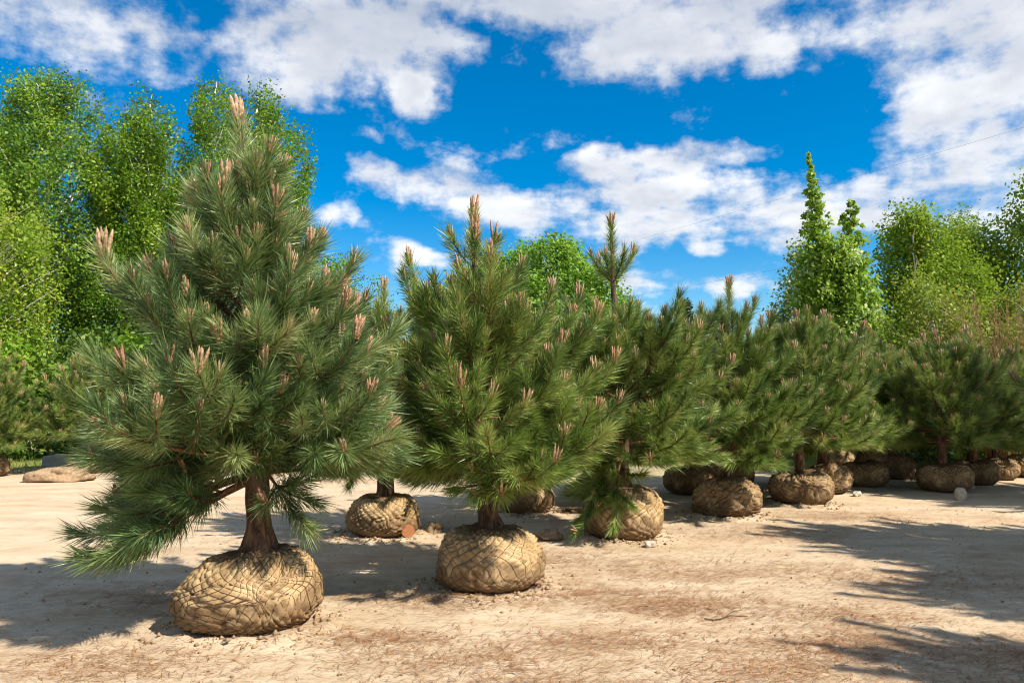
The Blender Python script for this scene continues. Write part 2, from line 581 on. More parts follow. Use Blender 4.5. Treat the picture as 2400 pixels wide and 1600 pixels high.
gx = graded(-400, -6.0, 9.0, 400, 0.06)
gy = graded(-60, 2.6, 12.0, 900, 0.06)
GX, GY = np.meshgrid(gx, gy, indexing='ij')
gz = value_noise(GR, GX, GY, 0.28, 2) * 0.022 + value_noise(GR, GX * 0.55, GY, 2.2, 3, 0.55) * 0.008
gz += np.maximum(value_noise(GR, GX, GY, 5.5, 3, 0.6) - 0.5, 0) * 0.022
fade = np.clip(1.5 - np.abs(GY - 7) / 22, 0, 1)
gz = gz * fade
# loose soil pushed up round the root balls that were set down here
for (bx_, by_) in ((-1.80, 5.35), (-0.20, 6.50), (1.28, 8.74), (2.93, 10.40), (4.42, 11.60), (-1.50, 8.95), (0.20, 10.85)):
    rr0 = np.hypot(GX - bx_, GY - by_) + 0.05 * value_noise(np.random.default_rng(int(100 + by_ * 10)), GX, GY, 4.0, 3)
    gz += 0.030 * np.exp(-((rr0 - 0.46) / 0.11) ** 2) * (1 + 0.6 * value_noise(np.random.default_rng(7), GX, GY, 8.0, 3))
# shallow wheel ruts across the yard
for off_ in (0.0, 1.45):
    dd = GY - (4.75 + off_ + 0.10 * GX + 0.12 * np.sin(GX * 0.9))
    gz += (-0.012 * np.exp(-(dd / 0.11) ** 2) + 0.007 * np.exp(-((np.abs(dd) - 0.19) / 0.06) ** 2)) * (0.6 + 0.8 * value_noise(np.random.default_rng(8), GX, GY, 1.5, 3)) * np.clip((GX + 0.4) / 0.6, 0, 1)
ni, nj = GX.shape


def ground_h(x, y):
    i = int(np.clip(np.searchsorted(gx, x), 0, ni - 1))
    j = int(np.clip(np.searchsorted(gy, y), 0, nj - 1))
    return float(gz[i, j])


idx = np.arange(ni * nj).reshape(ni, nj)
gq = np.stack([idx[:-1, :-1], idx[1:, :-1], idx[1:, 1:], idx[:-1, 1:]], axis=-1).reshape(-1, 4)
ground = link('ground', mesh_np('ground', np.stack([GX, GY, gz], -1).reshape(-1, 3), gq, None, M['ground'], None, True), kind='structure')
ground['label'] = 'bare sandy yard strewn with fallen pine needles'

# ------------------------------------------------------------------ root balls


def make_ball(name, seed, W, H, N, amp, lump, fab, slope=0.0, rope=0.0035, K=None, crease=0.012, cone=0.95, warp=1.0):
    rng = np.random.default_rng(seed)
    K = int(K or N * 0.45)
    wA, wB = rng.uniform(0.35, 1.25, N), rng.uniform(0.35, 1.25, N)
    n_lo = SinNoise(rng, 2.2, 8, 2)
    n_w1 = SinNoise(rng, 4.0, 8, 2)
    n_w2 = SinNoise(rng, 4.0, 8, 2)
    n_hi = SinNoise(rng, 22.0, 14, 2)
    n_am = SinNoise(rng, 3.5, 8, 1)
    n_w3 = SinNoise(rng, 9.0, 10, 1)
    n_w4 = SinNoise(rng, 9.0, 10, 1)
    n_cr = SinNoise(rng, 7.0, 10, 2)

    def S(th, ph, off=0.0):
        u0 = np.stack([np.sin(ph) * np.cos(th), np.sin(ph) * np.sin(th), np.cos(ph)], -1)
        t2 = th + warp * (0.19 * n_w1(u0) + 0.055 * n_w3(u0)) * np.sin(ph)
        p2 = np.clip(ph + warp * (0.13 * n_w2(u0) + 0.045 * n_w4(u0)) * np.sin(ph), 0, PI)
        s, c = np.sin(p2), np.cos(p2)
        u = np.stack([s * np.cos(t2), s * np.sin(t2), c], -1)
        rad = W / 2 * np.sign(s) * np.abs(s) ** 0.72
        z = H * 0.46 + np.where(c > 0, H * 0.54 * np.abs(c) ** cone, -H * 0.46 * np.abs(c) ** 0.62)
        a = N * th / (2 * PI) + K * ph / PI
        b = N * th / (2 * PI) - K * ph / PI
        ra, rb_ = np.round(a), np.round(b)
        ga = np.exp(-((a - ra) / 0.16) ** 2) * wA[ra.astype(int) % N]
        gb = np.exp(-((b - rb_) / 0.16) ** 2) * wB[rb_.astype(int) % N]
        pil = 1.0 - np.maximum(ga, gb)
        am = amp * np.clip(0.75 + 0.55 * n_am(u), 0.15, 1.6)
        disp = lump * n_lo(u * 1.1) + am * (pil - 0.75) * np.clip(s * 1.4, 0, 1) + 0.0065 * n_hi(u) - crease * np.exp(-(n_cr(u) / 0.16) ** 2) * np.clip(s, 0, 1) + off
        f = 1 + disp / (W / 2)
        x = rad * np.cos(t2) * f
        y = rad * np.sin(t2) * f
        z = z + disp * np.where(c > 0, c, 0) + slope * x * np.clip(z / H, 0, 1)
        z = np.maximum(z, -0.015 + 0.0 * z)
        return np.stack([x, y, z], -1)

    nu, nv = N * 6, K * 6 - 1
    th = np.arange(nu) * 2 * PI / nu
    ph = np.arange(1, K * 6) * PI / (K * 6)
    TH, PH = np.meshgrid(th, ph, indexing='ij')
    V = S(TH, PH).reshape(-1, 3)
    ii = np.arange(nu * nv).reshape(nu, nv)
    jj = np.roll(ii, -1, axis=0)
    q = np.stack([ii[:, :-1], ii[:, 1:], jj[:, 1:], jj[:, :-1]], -1).reshape(-1, 4)
    ball = mesh_np(name, V, q, None, fab, None, True)
    t = Tubes()
    phs = np.arange(int(K * 0.7), int(K * 5.7)) * PI / (K * 6)
    for k in range(N):
        for sgn in (1, -1):
            ths = (k - sgn * K * phs / PI) * 2 * PI / N
            P = S(ths, phs, rope * 1.7)
            t.add(P, np.full(len(P), rope), 3)
    net = t.mesh(name + '_net', M['wire'])
    return ball, net


def copyable(ball, net):
    return (ball, net)


BALL = {
    'front': make_ball('root_ball_large', 3, 0.99, 0.56, 34, 0.032, 0.040, M['burlap'], 0.10, 0.0028, crease=0.030, cone=1.25, warp=0.9),
    'second': make_ball('root_ball_round', 8, 0.94, 0.52, 32, 0.031, 0.020, M['burlap'], 0.0, 0.0028, crease=0.008, warp=0.6),
    'third': make_ball('root_ball_wide_mesh', 14, 0.94, 0.60, 28, 0.032, 0.016, M['burlap'], 0.03, 0.0034, crease=0.003, warp=0.5),
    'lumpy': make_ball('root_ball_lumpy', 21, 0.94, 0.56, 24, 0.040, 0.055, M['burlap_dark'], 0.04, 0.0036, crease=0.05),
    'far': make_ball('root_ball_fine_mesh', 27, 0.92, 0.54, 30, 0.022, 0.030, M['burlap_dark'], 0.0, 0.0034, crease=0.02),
    'pale': make_ball('root_ball_pale', 33, 0.90, 0.58, 28, 0.030, 0.022, M['burlap'], -0.03, 0.0034, warp=0.55),
}

# ------------------------------------------------------------------ candles (the new shoots)


def candle_mesh(name, seed, n, length, rad, spread):
    rng = np.random.default_rng(seed)
    t = Tubes()
    for k in range(n):
        L = length * (1.0 if k == 0 else rng.uniform(0.6, 0.98))
        ang = 0 if k == 0 else rng.uniform(0.10, 0.42) * spread
        azk = 2 * PI * k / max(1, n - 1) + rng.normal(0, 0.3)
        d = np.array([math.sin(ang) * math.cos(azk), math.sin(ang) * math.sin(azk), math.cos(ang)])
        b0 = np.array([math.cos(azk), math.sin(azk), 0]) * rad * (0.0 if k == 0 else rng.uniform(0.6, 1.3))
        s = np.array([-0.06, 0.05, 0.16, 0.27, 0.38, 0.49, 0.60, 0.71, 0.82, 0.91, 0.98, 1.03])
        r = rad * np.array([0.55, 0.8, 1.06, 0.86, 1.08, 0.86, 1.04, 0.80, 0.86, 0.55, 0.36, 0.04]) * rng.uniform(0.75, 1.15) * (1 + 0.08 * rng.normal(size=12))
        bend = np.array([0, 0, 1]) * 0.25
        P = b0 + (d[None, :] * s[:, None] + bend[None, :] * (s ** 2)[:, None] * ang) * L
        t.add(P, r, 6)
    return t.mesh(name, M['candle'])


CANDLE = [candle_mesh('candle_bundle', 1, 10, 0.165, 0.0130, 0.34), candle_mesh('candle_pair', 2, 6, 0.16, 0.0125, 0.42),
          candle_mesh('candle_fan', 3, 6, 0.15, 0.0115, 0.8), candle_mesh('candle_single', 4, 3, 0.135, 0.013, 0.6),
          candle_mesh('candle_thin', 5, 5, 0.16, 0.010, 0.8), candle_mesh('candle_thin_single', 6, 2, 0.14, 0.0095, 0.6)]

# ------------------------------------------------------------------ pines


def unit(v):
    return v / (np.linalg.norm(v) + 1e-9)


class Pine:
    """skeleton, needles and candle spots of one pine; z is measured from the ground under its root ball"""
    def __init__(self, seed, trunk, whorls, leader, needles=130, nlen=0.165, nwid=0.0036, candle_p=(0.05, 0.5), candle_s=1.0, extra=(), mat='needle_green', thin=False, tw=1.0, open_front=False):
        self.rng = rng = np.random.default_rng(seed)
        self.trunk = np.array(trunk, dtype=float)         # x, y, z, r
        self.wood = Tubes()
        self.tufts = []                                   # base, dir, length, needles
        self.tips = []                                    # tip, dir, vigor
        self.ntuft = needles
        self.nlen, self.nwid = nlen, nwid
        self.mat = mat
        self.thin = thin
        self.tw = tw
        ztop = self.trunk[-1, 2]
        self.ztop = ztop
        zlow = min(wh[0] for wh in whorls)
        off = rng.uniform(0, 6)
        for wi, (zt, rl, rr, nb, a, b) in enumerate(whorls):
            off += 1.1 + rng.uniform(0, 0.8)
            for k in range(nb):
                azk = off + 2 * PI * k / nb + rng.normal(0, 0.17)
                cx_ = math.cos(azk)
                R = (rr if cx_ > 0 else rl) * abs(cx_) + 0.5 * (rl + rr) * (1 - abs(cx_))
                hf = (zt - zlow) / (ztop - zlow)
                R = max(0.10, R * rng.uniform(0.66, 1.06) - 0.08)
                zt_ = zt - 0.10 - 0.16 * hf               # the terminal shoot adds the rest
                if open_front and hf < 0.10 and math.sin(azk) < -0.62:
                    continue
                za = zt_ - R * (a + b) + rng.normal(0, 0.05)
                self.branch(np.array([*self.tx(za), za]), azk, R, a + rng.normal(0, 0.07), b, (zt - zlow) / (ztop - zlow))
        for (za, azk, R, a, b) in extra:
            self.branch(np.array([*self.tx(za), za]), azk, R, a, b, 0.2)
        # leader
        l0, l1, lw = leader
        p0 = np.array([*self.tx(l0), l0])
        p1 = self.trunk[-1, :3]
        self.foliate(p0, (p0 + p1) / 2, p1, 0.12, 1.5)
        self.tips.append((p1, unit(p1 - p0), 1.55))
        for k in range(lw):
            azk = 2 * PI * k / lw + rng.normal(0, 0.2)
            self.shoot(p0, azk, (l1 - l0) * rng.uniform(0.95, 1.3), 0.9 + rng.normal(0, 0.12), 1.0, 1.25)

    def tx(self, z):
        return np.interp(z, self.trunk[:, 2], self.trunk[:, 0]), np.interp(z, self.trunk[:, 2], self.trunk[:, 1])

    def branch(self, p0, azk, R, a, b, hfrac):
        rng = self.rng
        h = np.array([math.cos(azk), math.sin(azk), 0])
        side = np.array([-h[1], h[0], 0])
        wob = rng.normal(0, 0.07)
        ts = np.linspace(0, 1, 8)
        P = p0[None, :] + h[None, :] * (R * ts)[:, None] + side[None, :] * (R * wob * ts * ts)[:, None]
        P[:, 2] += R * (a * ts + b * ts * ts)
        r0 = 0.010 + 0.014 * R
        self.wood.add(P, np.linspace(r0, 0.007, 8), 5)
        nodes = (0.55, 0.82) if hfrac < 0.12 else (0.30, 0.55, 0.80) if R > 0.7 else ((0.36, 0.70) if R > 0.4 else (0.55,))
        for t in nodes:
            base = np.array([np.interp(t, ts, P[:, i]) for i in range(3)])
            slope = a + 2 * b * t
            m = rng.integers(2, 5)
            for k in range(m):
                sgn = 1 if (k % 2 == 0) else -1
                da = sgn * rng.uniform(0.5, 1.15) if k < 2 else rng.uniform(-0.35, 0.35)
                up = slope * 0.7 + rng.normal(0.10, 0.14) + (0.5 if k >= 2 else 0)
                L = max(0.26, min(0.62, R * (1 - t) * rng.uniform(0.6, 0.9) + 0.20)) * rng.uniform(0.85, 1.12)
                self.shoot(base, azk + da, L * (0.8 if k >= 2 else 1.0), up, hfrac, 0.8)
        # the branch goes on as its own terminal shoot
        n0 = max(3, 7 - int(0.42 / (R / 7)))
        self.foliate(P[n0], P[(n0 + 7) // 2], P[-1], 0.0, 1.0)
        d = unit(P[-1] - P[-2])
        self.shoot(P[-1], azk, rng.uniform(0.20, 0.34) * (1 if R > 0.5 else 0.7), a + 2 * b + 0.25, hfrac, 1.0)

    def shoot(self, base, azk, L, up, hfrac, vig):
        """one needled shoot, sweeping up towards its tip"""
        rng = self.rng
        h0 = unit(np.array([math.cos(azk), math.sin(azk), up]))
        lift = 0.35 + 0.75 * hfrac + rng.normal(0, 0.18) if hfrac > 0.10 else rng.normal(0.0, 0.22)
        h1 = unit(h0 + np.array([0, 0, lift]))
        p1 = base + h0 * L * 0.5
        p2 = p1 + h1 * L * 0.5
        ts = np.linspace(0, 1, 5)[:, None]
        self.wood.add((1 - ts) ** 2 * base + 2 * ts * (1 - ts) * p1 + ts ** 2 * p2, np.linspace(0.0085, 0.0055, 5), 4)
        self.foliate(base, p1, p2, 0.18, 1.0)
        self.tips.append((p2, unit(h1 + np.array([0, 0, 0.2])), vig * (0.55 + 0.6 * hfrac)))

    def foliate(self, p0, p1, p2, s0, dens):
        L = np.linalg.norm(p1 - p0) + np.linalg.norm(p2 - p1)
        self.tufts.append((p0, p1, p2, s0, int(self.ntuft * dens * (L * (1 - s0) + 0.10))))

    def needle_mesh(self, name):
        rng = self.rng
        p0 = np.array([t[0] for t in self.tufts])
        p1 = np.array([t[1] for t in self.tufts])
        p2 = np.array([t[2] for t in self.tufts])
        s0 = np.array([t[3] for t in self.tufts])
        n = np.array([t[4] for t in self.tufts])
        ti = np.repeat(np.arange(len(n)), n)
        N = len(ti)
        s = rng.random(N) ** 0.85
        u = (s0[ti] + (1 - s0[ti]) * s)[:, None]
        base = (1 - u) ** 2 * p0[ti] + 2 * u * (1 - u) * p1[ti] + u ** 2 * p2[ti]
        d = (1 - u) * (p1 - p0)[ti] + u * (p2 - p1)[ti]
        d /= np.linalg.norm(d, axis=1)[:, None] + 1e-9
        ref = np.where(np.abs(d[:, 2:3]) > 0.9, np.array([[1.0, 0, 0]]), np.array([[0, 0, 1.0]]))
        A = np.cross(d, ref)
        A /= np.linalg.norm(A, axis=1)[:, None]
        Bn = np.cross(d, A)
        phi = rng.uniform(0, 2 * PI, N)
        rad = np.cos(phi)[:, None] * A + np.sin(phi)[:, None] * Bn
        alpha = np.radians(64 - 40 * s + rng.normal(0, 11, N))
        e = d * np.cos(alpha)[:, None] + rad * np.sin(alpha)[:, None]
        lt = rng.uniform(0.85, 1.12, len(n))
        L = self.nlen * rng.uniform(0.62, 1.15, N) * lt[ti]
        bend = (d * 0.30 + np.array([[0, 0, -0.12]]) + rng.normal(0, 0.07, (N, 3))) * (L * rng.uniform(0.3, 1.4, N))[:, None]
        mid = base + e * (L * 0.52)[:, None] + bend * 0.27
        tip = base + e * L[:, None] + bend
        wdir = np.cross(e, rng.normal(size=(N, 3)))
        wdir /= np.linalg.norm(wdir, axis=1)[:, None] + 1e-9
        wv = wdir * (self.nwid * self.tw * 0.5)
        if self.thin:                                     # far trees: one triangle per needle
            V = np.stack([base - wv, base + wv, tip], 1)
            q, t, vpn = None, np.arange(N * 3).reshape(-1, 3), 3
        else:
            V = np.stack([base, mid - wv, mid + wv, tip], 1)
            i0 = (np.arange(N) * 4)[:, None]
            q = None
            t = np.concatenate([i0 + np.array([[0, 2, 1]]), i0 + np.array([[1, 2, 3]])])
            vpn = 4
        tt = np.clip(rng.normal(0.40, 0.20, len(n)), 0.02, 0.85)
        tint = np.clip(tt[ti] + rng.normal(0, 0.20, N), 0, 0.92)
        dead = (rng.random(N) < 0.06) & (s < 0.42)
        tint[dead] = rng.uniform(0.93, 1.0, dead.sum())
        return mesh_np(name, V.reshape(-1, 3), q, t, M[self.mat], np.repeat(tint, vpn), False)

    def trunk_mesh(self, name):
        rng = self.rng
        z = np.concatenate([np.linspace(self.trunk[0, 2], 1.15, 22), np.linspace(1.2, self.trunk[-1, 2], 20)])
        P = np.stack([np.interp(z, self.trunk[:, 2], self.trunk[:, i]) for i in range(2)] + [z], -1)
        R = np.interp(z, self.trunk[:, 2], self.trunk[:, 3])
        t = Tubes()
        t.add(P, R, 16)
        V = t.V[0]
        ax = np.repeat(P, 16, axis=0)
        nz = SinNoise(rng, 26.0, 14, 2)
        flare = SinNoise(rng, 9.0, 8, 1)
        dirv = V - ax
        low = np.clip((0.95 - V[:, 2]) / 0.5, 0, 1)[:, None]
        V = ax + dirv * (1 + 0.11 * nz(V * np.array([1, 1, 0.45]))[:, None] + 0.32 * low * flare(V * np.array([1, 1, 0.3]))[:, None])
        return mesh_np(name, V, t.Q[0], None, M['pine_bark'], None, True)

    def candle_spots(self, p_low, p_high, zlo, zhi, spacing):
        rng = self.rng
        order = sorted(range(len(self.tips)), key=lambda i: -self.tips[i][2] - (rng.random() * 0.3 if self.tips[i][2] < 1.5 else 9))
        out = []
        for i in order:
            tip, d, vig = self.tips[i]
            f = np.clip((tip[2] - zlo) / (zhi - zlo), 0, 1)
            if rng.random() > p_low + (p_high - p_low) * f and vig < 1.2:
                continue
            if any(np.linalg.norm(tip - o[0]) < spacing for o in out):
                continue
            dd = unit(d + np.array([0, 0, 1.0]) + rng.normal(0, 0.17, 3))
            out.append((tip - dd * 0.01, dd, vig))
        return out


def joined_candles(name, spots, meshes, size, rng):
    V, Q, n = [], [], 0
    cache = []
    for me in meshes:
        v = np.empty(len(me.vertices) * 3, dtype=np.float32)
        me.vertices.foreach_get('co', v)
        li = np.empty(len(me.loops), dtype=np.int32)
        me.loops.foreach_get('vertex_index', li)
        cache.append((v.reshape(-1, 3), li.reshape(-1, 4)))
    for tip, d, vig in spots:
        v, q = cache[rng.integers(len(cache))]
        rot = np.array(Vector(d).to_track_quat('Z', 'Y').to_matrix())
        sc = size * (0.6 + 0.35 * vig) * rng.uniform(0.8, 1.15)
        V.append((v * sc) @ rot.T + tip)
        Q.append(q + n)
        n += len(v)
    return mesh_np(name, np.concatenate(V), np.concatenate(Q), None, M['candle'], None, True)


PINES = {
    1: Pine(11, [(0.06, 0, 0.40, 0.24), (0.05, 0, 0.50, 0.185), (0.035, 0, 0.58, 0.125), (0.025, 0, 0.68, 0.092), (0.0, 0, 0.9, 0.078), (0.0, 0, 1.3, 0.066), (-0.02, 0, 2.0, 0.050), (-0.12, 0, 2.9, 0.028), (-0.16, 0, 3.10, 0.020), (-0.20, 0, 3.60, 0.012)],
            [(3.26, 0.52, 0.32, 7, 0.50, 0.40), (3.00, 0.52, 0.40, 6, 0.45, 0.40), (2.74, 0.70, 0.48, 6, 0.35, 0.35), (2.44, 1.02, 0.70, 7, 0.22, 0.30), (2.10, 1.02, 0.86, 7, 0.14, 0.25),
             (1.78, 1.04, 1.06, 7, 0.06, 0.22), (1.50, 1.14, 1.10, 7, 0.0, 0.18), (1.28, 1.24, 1.0, 7, -0.04, 0.10), (1.18, 0.98, 0.85, 7, -0.10, 0.0)],
            (3.08, 3.40, 0), 690, 0.158, 0.0056, mat='needle_blue', open_front=True, extra=[(1.06, 3.35, 0.85, -0.30, -0.14), (1.04, 3.80, 0.80, -0.36, -0.16), (1.02, 3.55, 0.72, -0.42, -0.16), (1.06, 2.9, 0.9, -0.2, -0.1), (1.12, -0.55, 0.34, -0.55, -0.35), (1.18, 3.1, 0.95, -0.05, 0.05), (1.16, -1.3, 0.26, -0.10, 0.0), (1.14, -2.2, 0.34, -0.15, 0.0), (1.20, -0.7, 0.36, -0.12, 0.0), (1.22, -1.75, 0.40, -0.05, 0.0)]),
    2: Pine(12, [(0.02, 0, 0.34, 0.24), (0.01, 0, 0.46, 0.16), (-0.01, 0, 0.64, 0.105), (0.0, 0, 0.9, 0.078), (0.0, 0, 1.6, 0.058), (-0.08, 0, 2.45, 0.032), (-0.13, 0, 2.72, 0.024), (-0.14, 0, 3.22, 0.013)],
            [(2.74, 0.92, 0.50, 7, 0.75, 0.40), (2.56, 0.98, 0.82, 7, 0.60, 0.35), (2.26, 0.96, 0.98, 7, 0.40, 0.32), (1.92, 1.00, 1.04, 7, 0.26, 0.28), (1.60, 1.06, 1.08, 7, 0.14, 0.22),
             (1.34, 1.08, 1.06, 7, 0.04, 0.16), (1.12, 1.04, 0.90, 6, -0.02, 0.08), (0.98, 0.76, 0.40, 6, -0.08, -0.02)],
            (2.74, 3.05, 4), 640, 0.144, 0.0058, mat='needle_green', extra=[(1.0, -1.2, 0.30, -0.25, -0.1)]),
    3: Pine(13, [(0.0, 0, 0.42, 0.14), (0.0, 0, 0.6, 0.10), (0.0, 0, 0.9, 0.075), (0.0, 0, 1.6, 0.055), (-0.06, 0, 2.5, 0.034), (-0.09, 0, 2.95, 0.026), (-0.10, 0, 3.66, 0.013)],
            [(2.72, 0.66, 0.76, 7, 0.60, 0.40), (2.54, 0.88, 1.06, 7, 0.45, 0.35), (2.30, 0.90, 1.18, 7, 0.30, 0.30), (1.94, 0.90, 1.22, 7, 0.16, 0.25), (1.58, 0.86, 1.22, 7, 0.08, 0.20),
             (1.25, 0.78, 1.20, 7, 0.0, 0.14), (1.0, 0.66, 1.02, 6, -0.06, 0.04)],
            (2.96, 3.34, 6), 600, 0.148, 0.0074, mat='needle_green', thin=True, extra=[(0.98, -2.35, 0.60, -0.55, -0.50), (0.95, -2.0, 0.52, -0.60, -0.50), (0.95, -2.7, 0.50, -0.5, -0.6)]),
    4: Pine(14, [(0.0, 0, 0.42, 0.14), (0.0, 0, 0.6, 0.10), (0.0, 0, 0.9, 0.072), (0.02, 0, 1.6, 0.052), (0.08, 0, 2.5, 0.030), (0.11, 0, 2.85, 0.020), (0.12, 0, 3.18, 0.012)],
            [(2.95, 0.42, 0.40, 6, 0.9, 0.5), (2.64, 0.72, 0.84, 7, 0.55, 0.4), (2.30, 0.92, 1.06, 7, 0.36, 0.34), (1.92, 1.06, 1.16, 7, 0.2, 0.28), (1.56, 1.10, 1.24, 7, 0.1, 0.22), (1.25, 1.05, 1.26, 7, 0.0, 0.14), (0.98, 0.98, 1.14, 7, -0.06, 0.04)],
            (2.70, 3.05, 0), 560, 0.148, 0.0080, mat='needle_green', thin=True),
    5: Pine(15, [(0.0, 0, 0.42, 0.14), (0.0, 0, 0.6, 0.10), (0.0, 0, 0.9, 0.07), (0.03, 0, 1.6, 0.05), (0.04, 0, 2.85, 0.014)],
            [(2.82, 0.62, 0.62, 7, 0.7, 0.4), (2.52, 0.90, 0.90, 7, 0.5, 0.35), (2.18, 1.06, 1.06, 7, 0.3, 0.3), (1.82, 1.16, 1.16, 7, 0.15, 0.25), (1.42, 1.22, 1.22, 7, 0.04, 0.16), (1.02, 1.14, 1.14, 7, -0.06, 0.06)],
            (2.5, 2.7, 4), 520, 0.148, 0.0080, mat='needle_green', thin=True),
}
PM = {}
for k, P in PINES.items():
    PM[k] = dict(trunk=P.trunk_mesh('pine_trunk_%d' % k), crown=P.needle_mesh('pine_needles_%d' % k), wood=P.wood.mesh('pine_branches_%d' % k, M['twig_bark']))
PINES_C = {1: PINES[1].candle_spots(0.26, 1.0, 0.8, 2.6, 0.125), 2: PINES[2].candle_spots(0.25, 0.95, 0.9, 2.4, 0.12),
           3: PINES[3].candle_spots(0.2, 0.9, 0.9, 2.5, 0.12), 4: PINES[4].candle_spots(0.2, 0.9, 0.9, 2.5, 0.12), 5: PINES[5].candle_spots(0.2, 0.95, 0.9, 2.4, 0.12)}
crng = np.random.default_rng(77)
for k in PM:
    PM[k]['candles'] = joined_candles('pine_candles_%d' % k, PINES_C[k], CANDLE[2:], 0.95, crng)


def pine(kind, ball, loc, rz, label, group, scale=1.0, single=False, ball_rz=None, csize=1.0, variants=(0, 1, 2, 3)):
    x, y = loc
    t = thing('pine_tree', label, 'pine tree', (x, y, ground_h(x, y) - 0.02), rz, group, scale)
    link('trunk', PM[kind]['trunk'], t)
    link('branches', PM[kind]['wood'], t, kind='stuff')
    link('crown', PM[kind]['crown'], t)
    bm_, nm_ = BALL[ball]
    rb = link('root_ball', bm_, t)
    rb.rotation_euler = (0, 0, (ball_rz if ball_rz is not None else -rz))
    link('net', nm_, rb)
    if single:
        for ci_, (tip, d, vig) in enumerate(PINES_C[kind]):
            c = link('candle', CANDLE[variants[0] if ci_ == 0 else variants[crng.integers(len(variants))]], t, tuple(tip))
            q = Vector(d).to_track_quat('Z', 'Y')
            c.rotation_euler = q.to_euler()
            s = csize * (0.58 + 0.38 * vig) * (1.15 if ci_ == 0 else crng.uniform(0.65, 1.25))
            c.scale = (s, s, s)
    else:
        link('candles', PM[kind]['candles'], t, kind='stuff')
    return t


ROW = 'balled pines of the front diagonal row'
BACK = 'balled pines standing behind the front row'
t1 = pine(1, 'front', (-1.80, 5.35), 0.0, 'tallest pine nearest the camera, bluish needles, on a large netted root ball', ROW, single=True, csize=1.06, variants=(0, 0, 1, 2, 3, 4))
t2 = pine(2, 'second', (-0.20, 6.50), 0.0, 'pine in the middle with a forked candle top and blue tape on its stem', ROW, single=True, csize=1.0, variants=(1, 2, 4, 4, 5))
t3 = pine(3, 'third', (1.28, 8.74), 0.0, 'pine with a bare stem under its leader and a branch hanging over its root ball', ROW, single=True, csize=0.9, variants=(2, 4, 5))
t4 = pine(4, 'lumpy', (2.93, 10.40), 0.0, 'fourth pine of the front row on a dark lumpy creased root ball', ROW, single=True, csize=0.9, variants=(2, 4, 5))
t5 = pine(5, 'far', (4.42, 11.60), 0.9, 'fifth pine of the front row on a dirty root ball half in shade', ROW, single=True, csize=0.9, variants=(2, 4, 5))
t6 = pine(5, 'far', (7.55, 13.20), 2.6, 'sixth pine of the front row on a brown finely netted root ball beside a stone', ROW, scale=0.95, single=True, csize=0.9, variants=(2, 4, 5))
pine(4, 'second', (-1.50, 8.95), 2.2, 'pine behind the first two, its shaded root ball beside a sawn log', BACK, 0.93, ball_rz=1.0)
pine(5, 'pale', (0.20, 10.85), 0.3, 'pine behind the middle pine on a pale sunlit netted root ball', BACK, 0.92)
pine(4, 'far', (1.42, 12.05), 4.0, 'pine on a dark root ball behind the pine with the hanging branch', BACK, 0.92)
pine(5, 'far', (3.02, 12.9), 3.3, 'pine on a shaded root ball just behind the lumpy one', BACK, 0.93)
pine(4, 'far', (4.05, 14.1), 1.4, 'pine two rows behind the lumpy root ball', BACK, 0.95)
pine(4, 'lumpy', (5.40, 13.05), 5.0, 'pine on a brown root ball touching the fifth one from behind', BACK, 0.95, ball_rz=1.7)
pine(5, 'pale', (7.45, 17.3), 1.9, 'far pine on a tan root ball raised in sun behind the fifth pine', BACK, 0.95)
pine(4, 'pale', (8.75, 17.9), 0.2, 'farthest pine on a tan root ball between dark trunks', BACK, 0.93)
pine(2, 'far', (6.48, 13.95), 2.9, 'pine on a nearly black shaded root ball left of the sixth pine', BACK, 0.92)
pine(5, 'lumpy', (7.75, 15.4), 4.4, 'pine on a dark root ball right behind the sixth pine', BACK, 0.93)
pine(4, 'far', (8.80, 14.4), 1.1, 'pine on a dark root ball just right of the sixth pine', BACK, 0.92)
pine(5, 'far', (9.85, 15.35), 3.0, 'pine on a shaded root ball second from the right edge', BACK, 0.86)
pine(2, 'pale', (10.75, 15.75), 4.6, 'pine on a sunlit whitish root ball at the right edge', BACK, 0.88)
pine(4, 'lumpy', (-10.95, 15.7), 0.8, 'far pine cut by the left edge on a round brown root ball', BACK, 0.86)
pine(5, 'far', (-9.30, 16.6), 2.0, 'far pine with pale candles behind the tallest pine, near the left edge', BACK, 0.92)
SHADE = 'pines beside the yard that cast the shadows in the corner'
pine(4, 'second', (7.05, 6.85), 1.7, 'pine standing off to the right casting the long shadow across the yard', SHADE, 1.45)
pine(5, 'third', (6.4, 4.9), 0.6, 'pine standing off to the right casting the middle corner shadow', SHADE, 1.2)
pine(4, 'pale', (5.5, 2.8), 3.6, 'pine standing off to the right casting the lowest corner shadow', SHADE, 1.25)
pine(4, 'lumpy', (10.4, 11.4), 2.4, 'pine standing off to the right shading the sixth pine', SHADE, 1.65)

# blue tape tied round two stems
def tape(tree, pts, r):
    t = Tubes()
    th = np.linspace(0, 2 * PI, 15)
    for dz in (0.0, 0.012):
        t.add(np.stack([pts[0] + r * np.cos(th), pts[1] + r * np.sin(th), pts[2] + dz + 0.004 * np.sin(3 * th)], -1), np.full(15, 0.008), 5)
    t.add(np.array([[pts[0] + r, pts[1] - r, pts[2]], [pts[0] + r + 0.03, pts[1] - r - 0.03, pts[2] - 0.01], [pts[0] + r + 0.035, pts[1] - r - 0.04, pts[2] - 0.07]]), [0.009, 0.010, 0.008], 5)
    o = link('tie_tape', t.mesh('tie_tape', M['tape']), tree)
    o['label'] = 'blue tape tied round the stem'


tape(t2, (-0.09, -0.02, 2.50), 0.045)

# ------------------------------------------------------------------ broadleaved trees behind


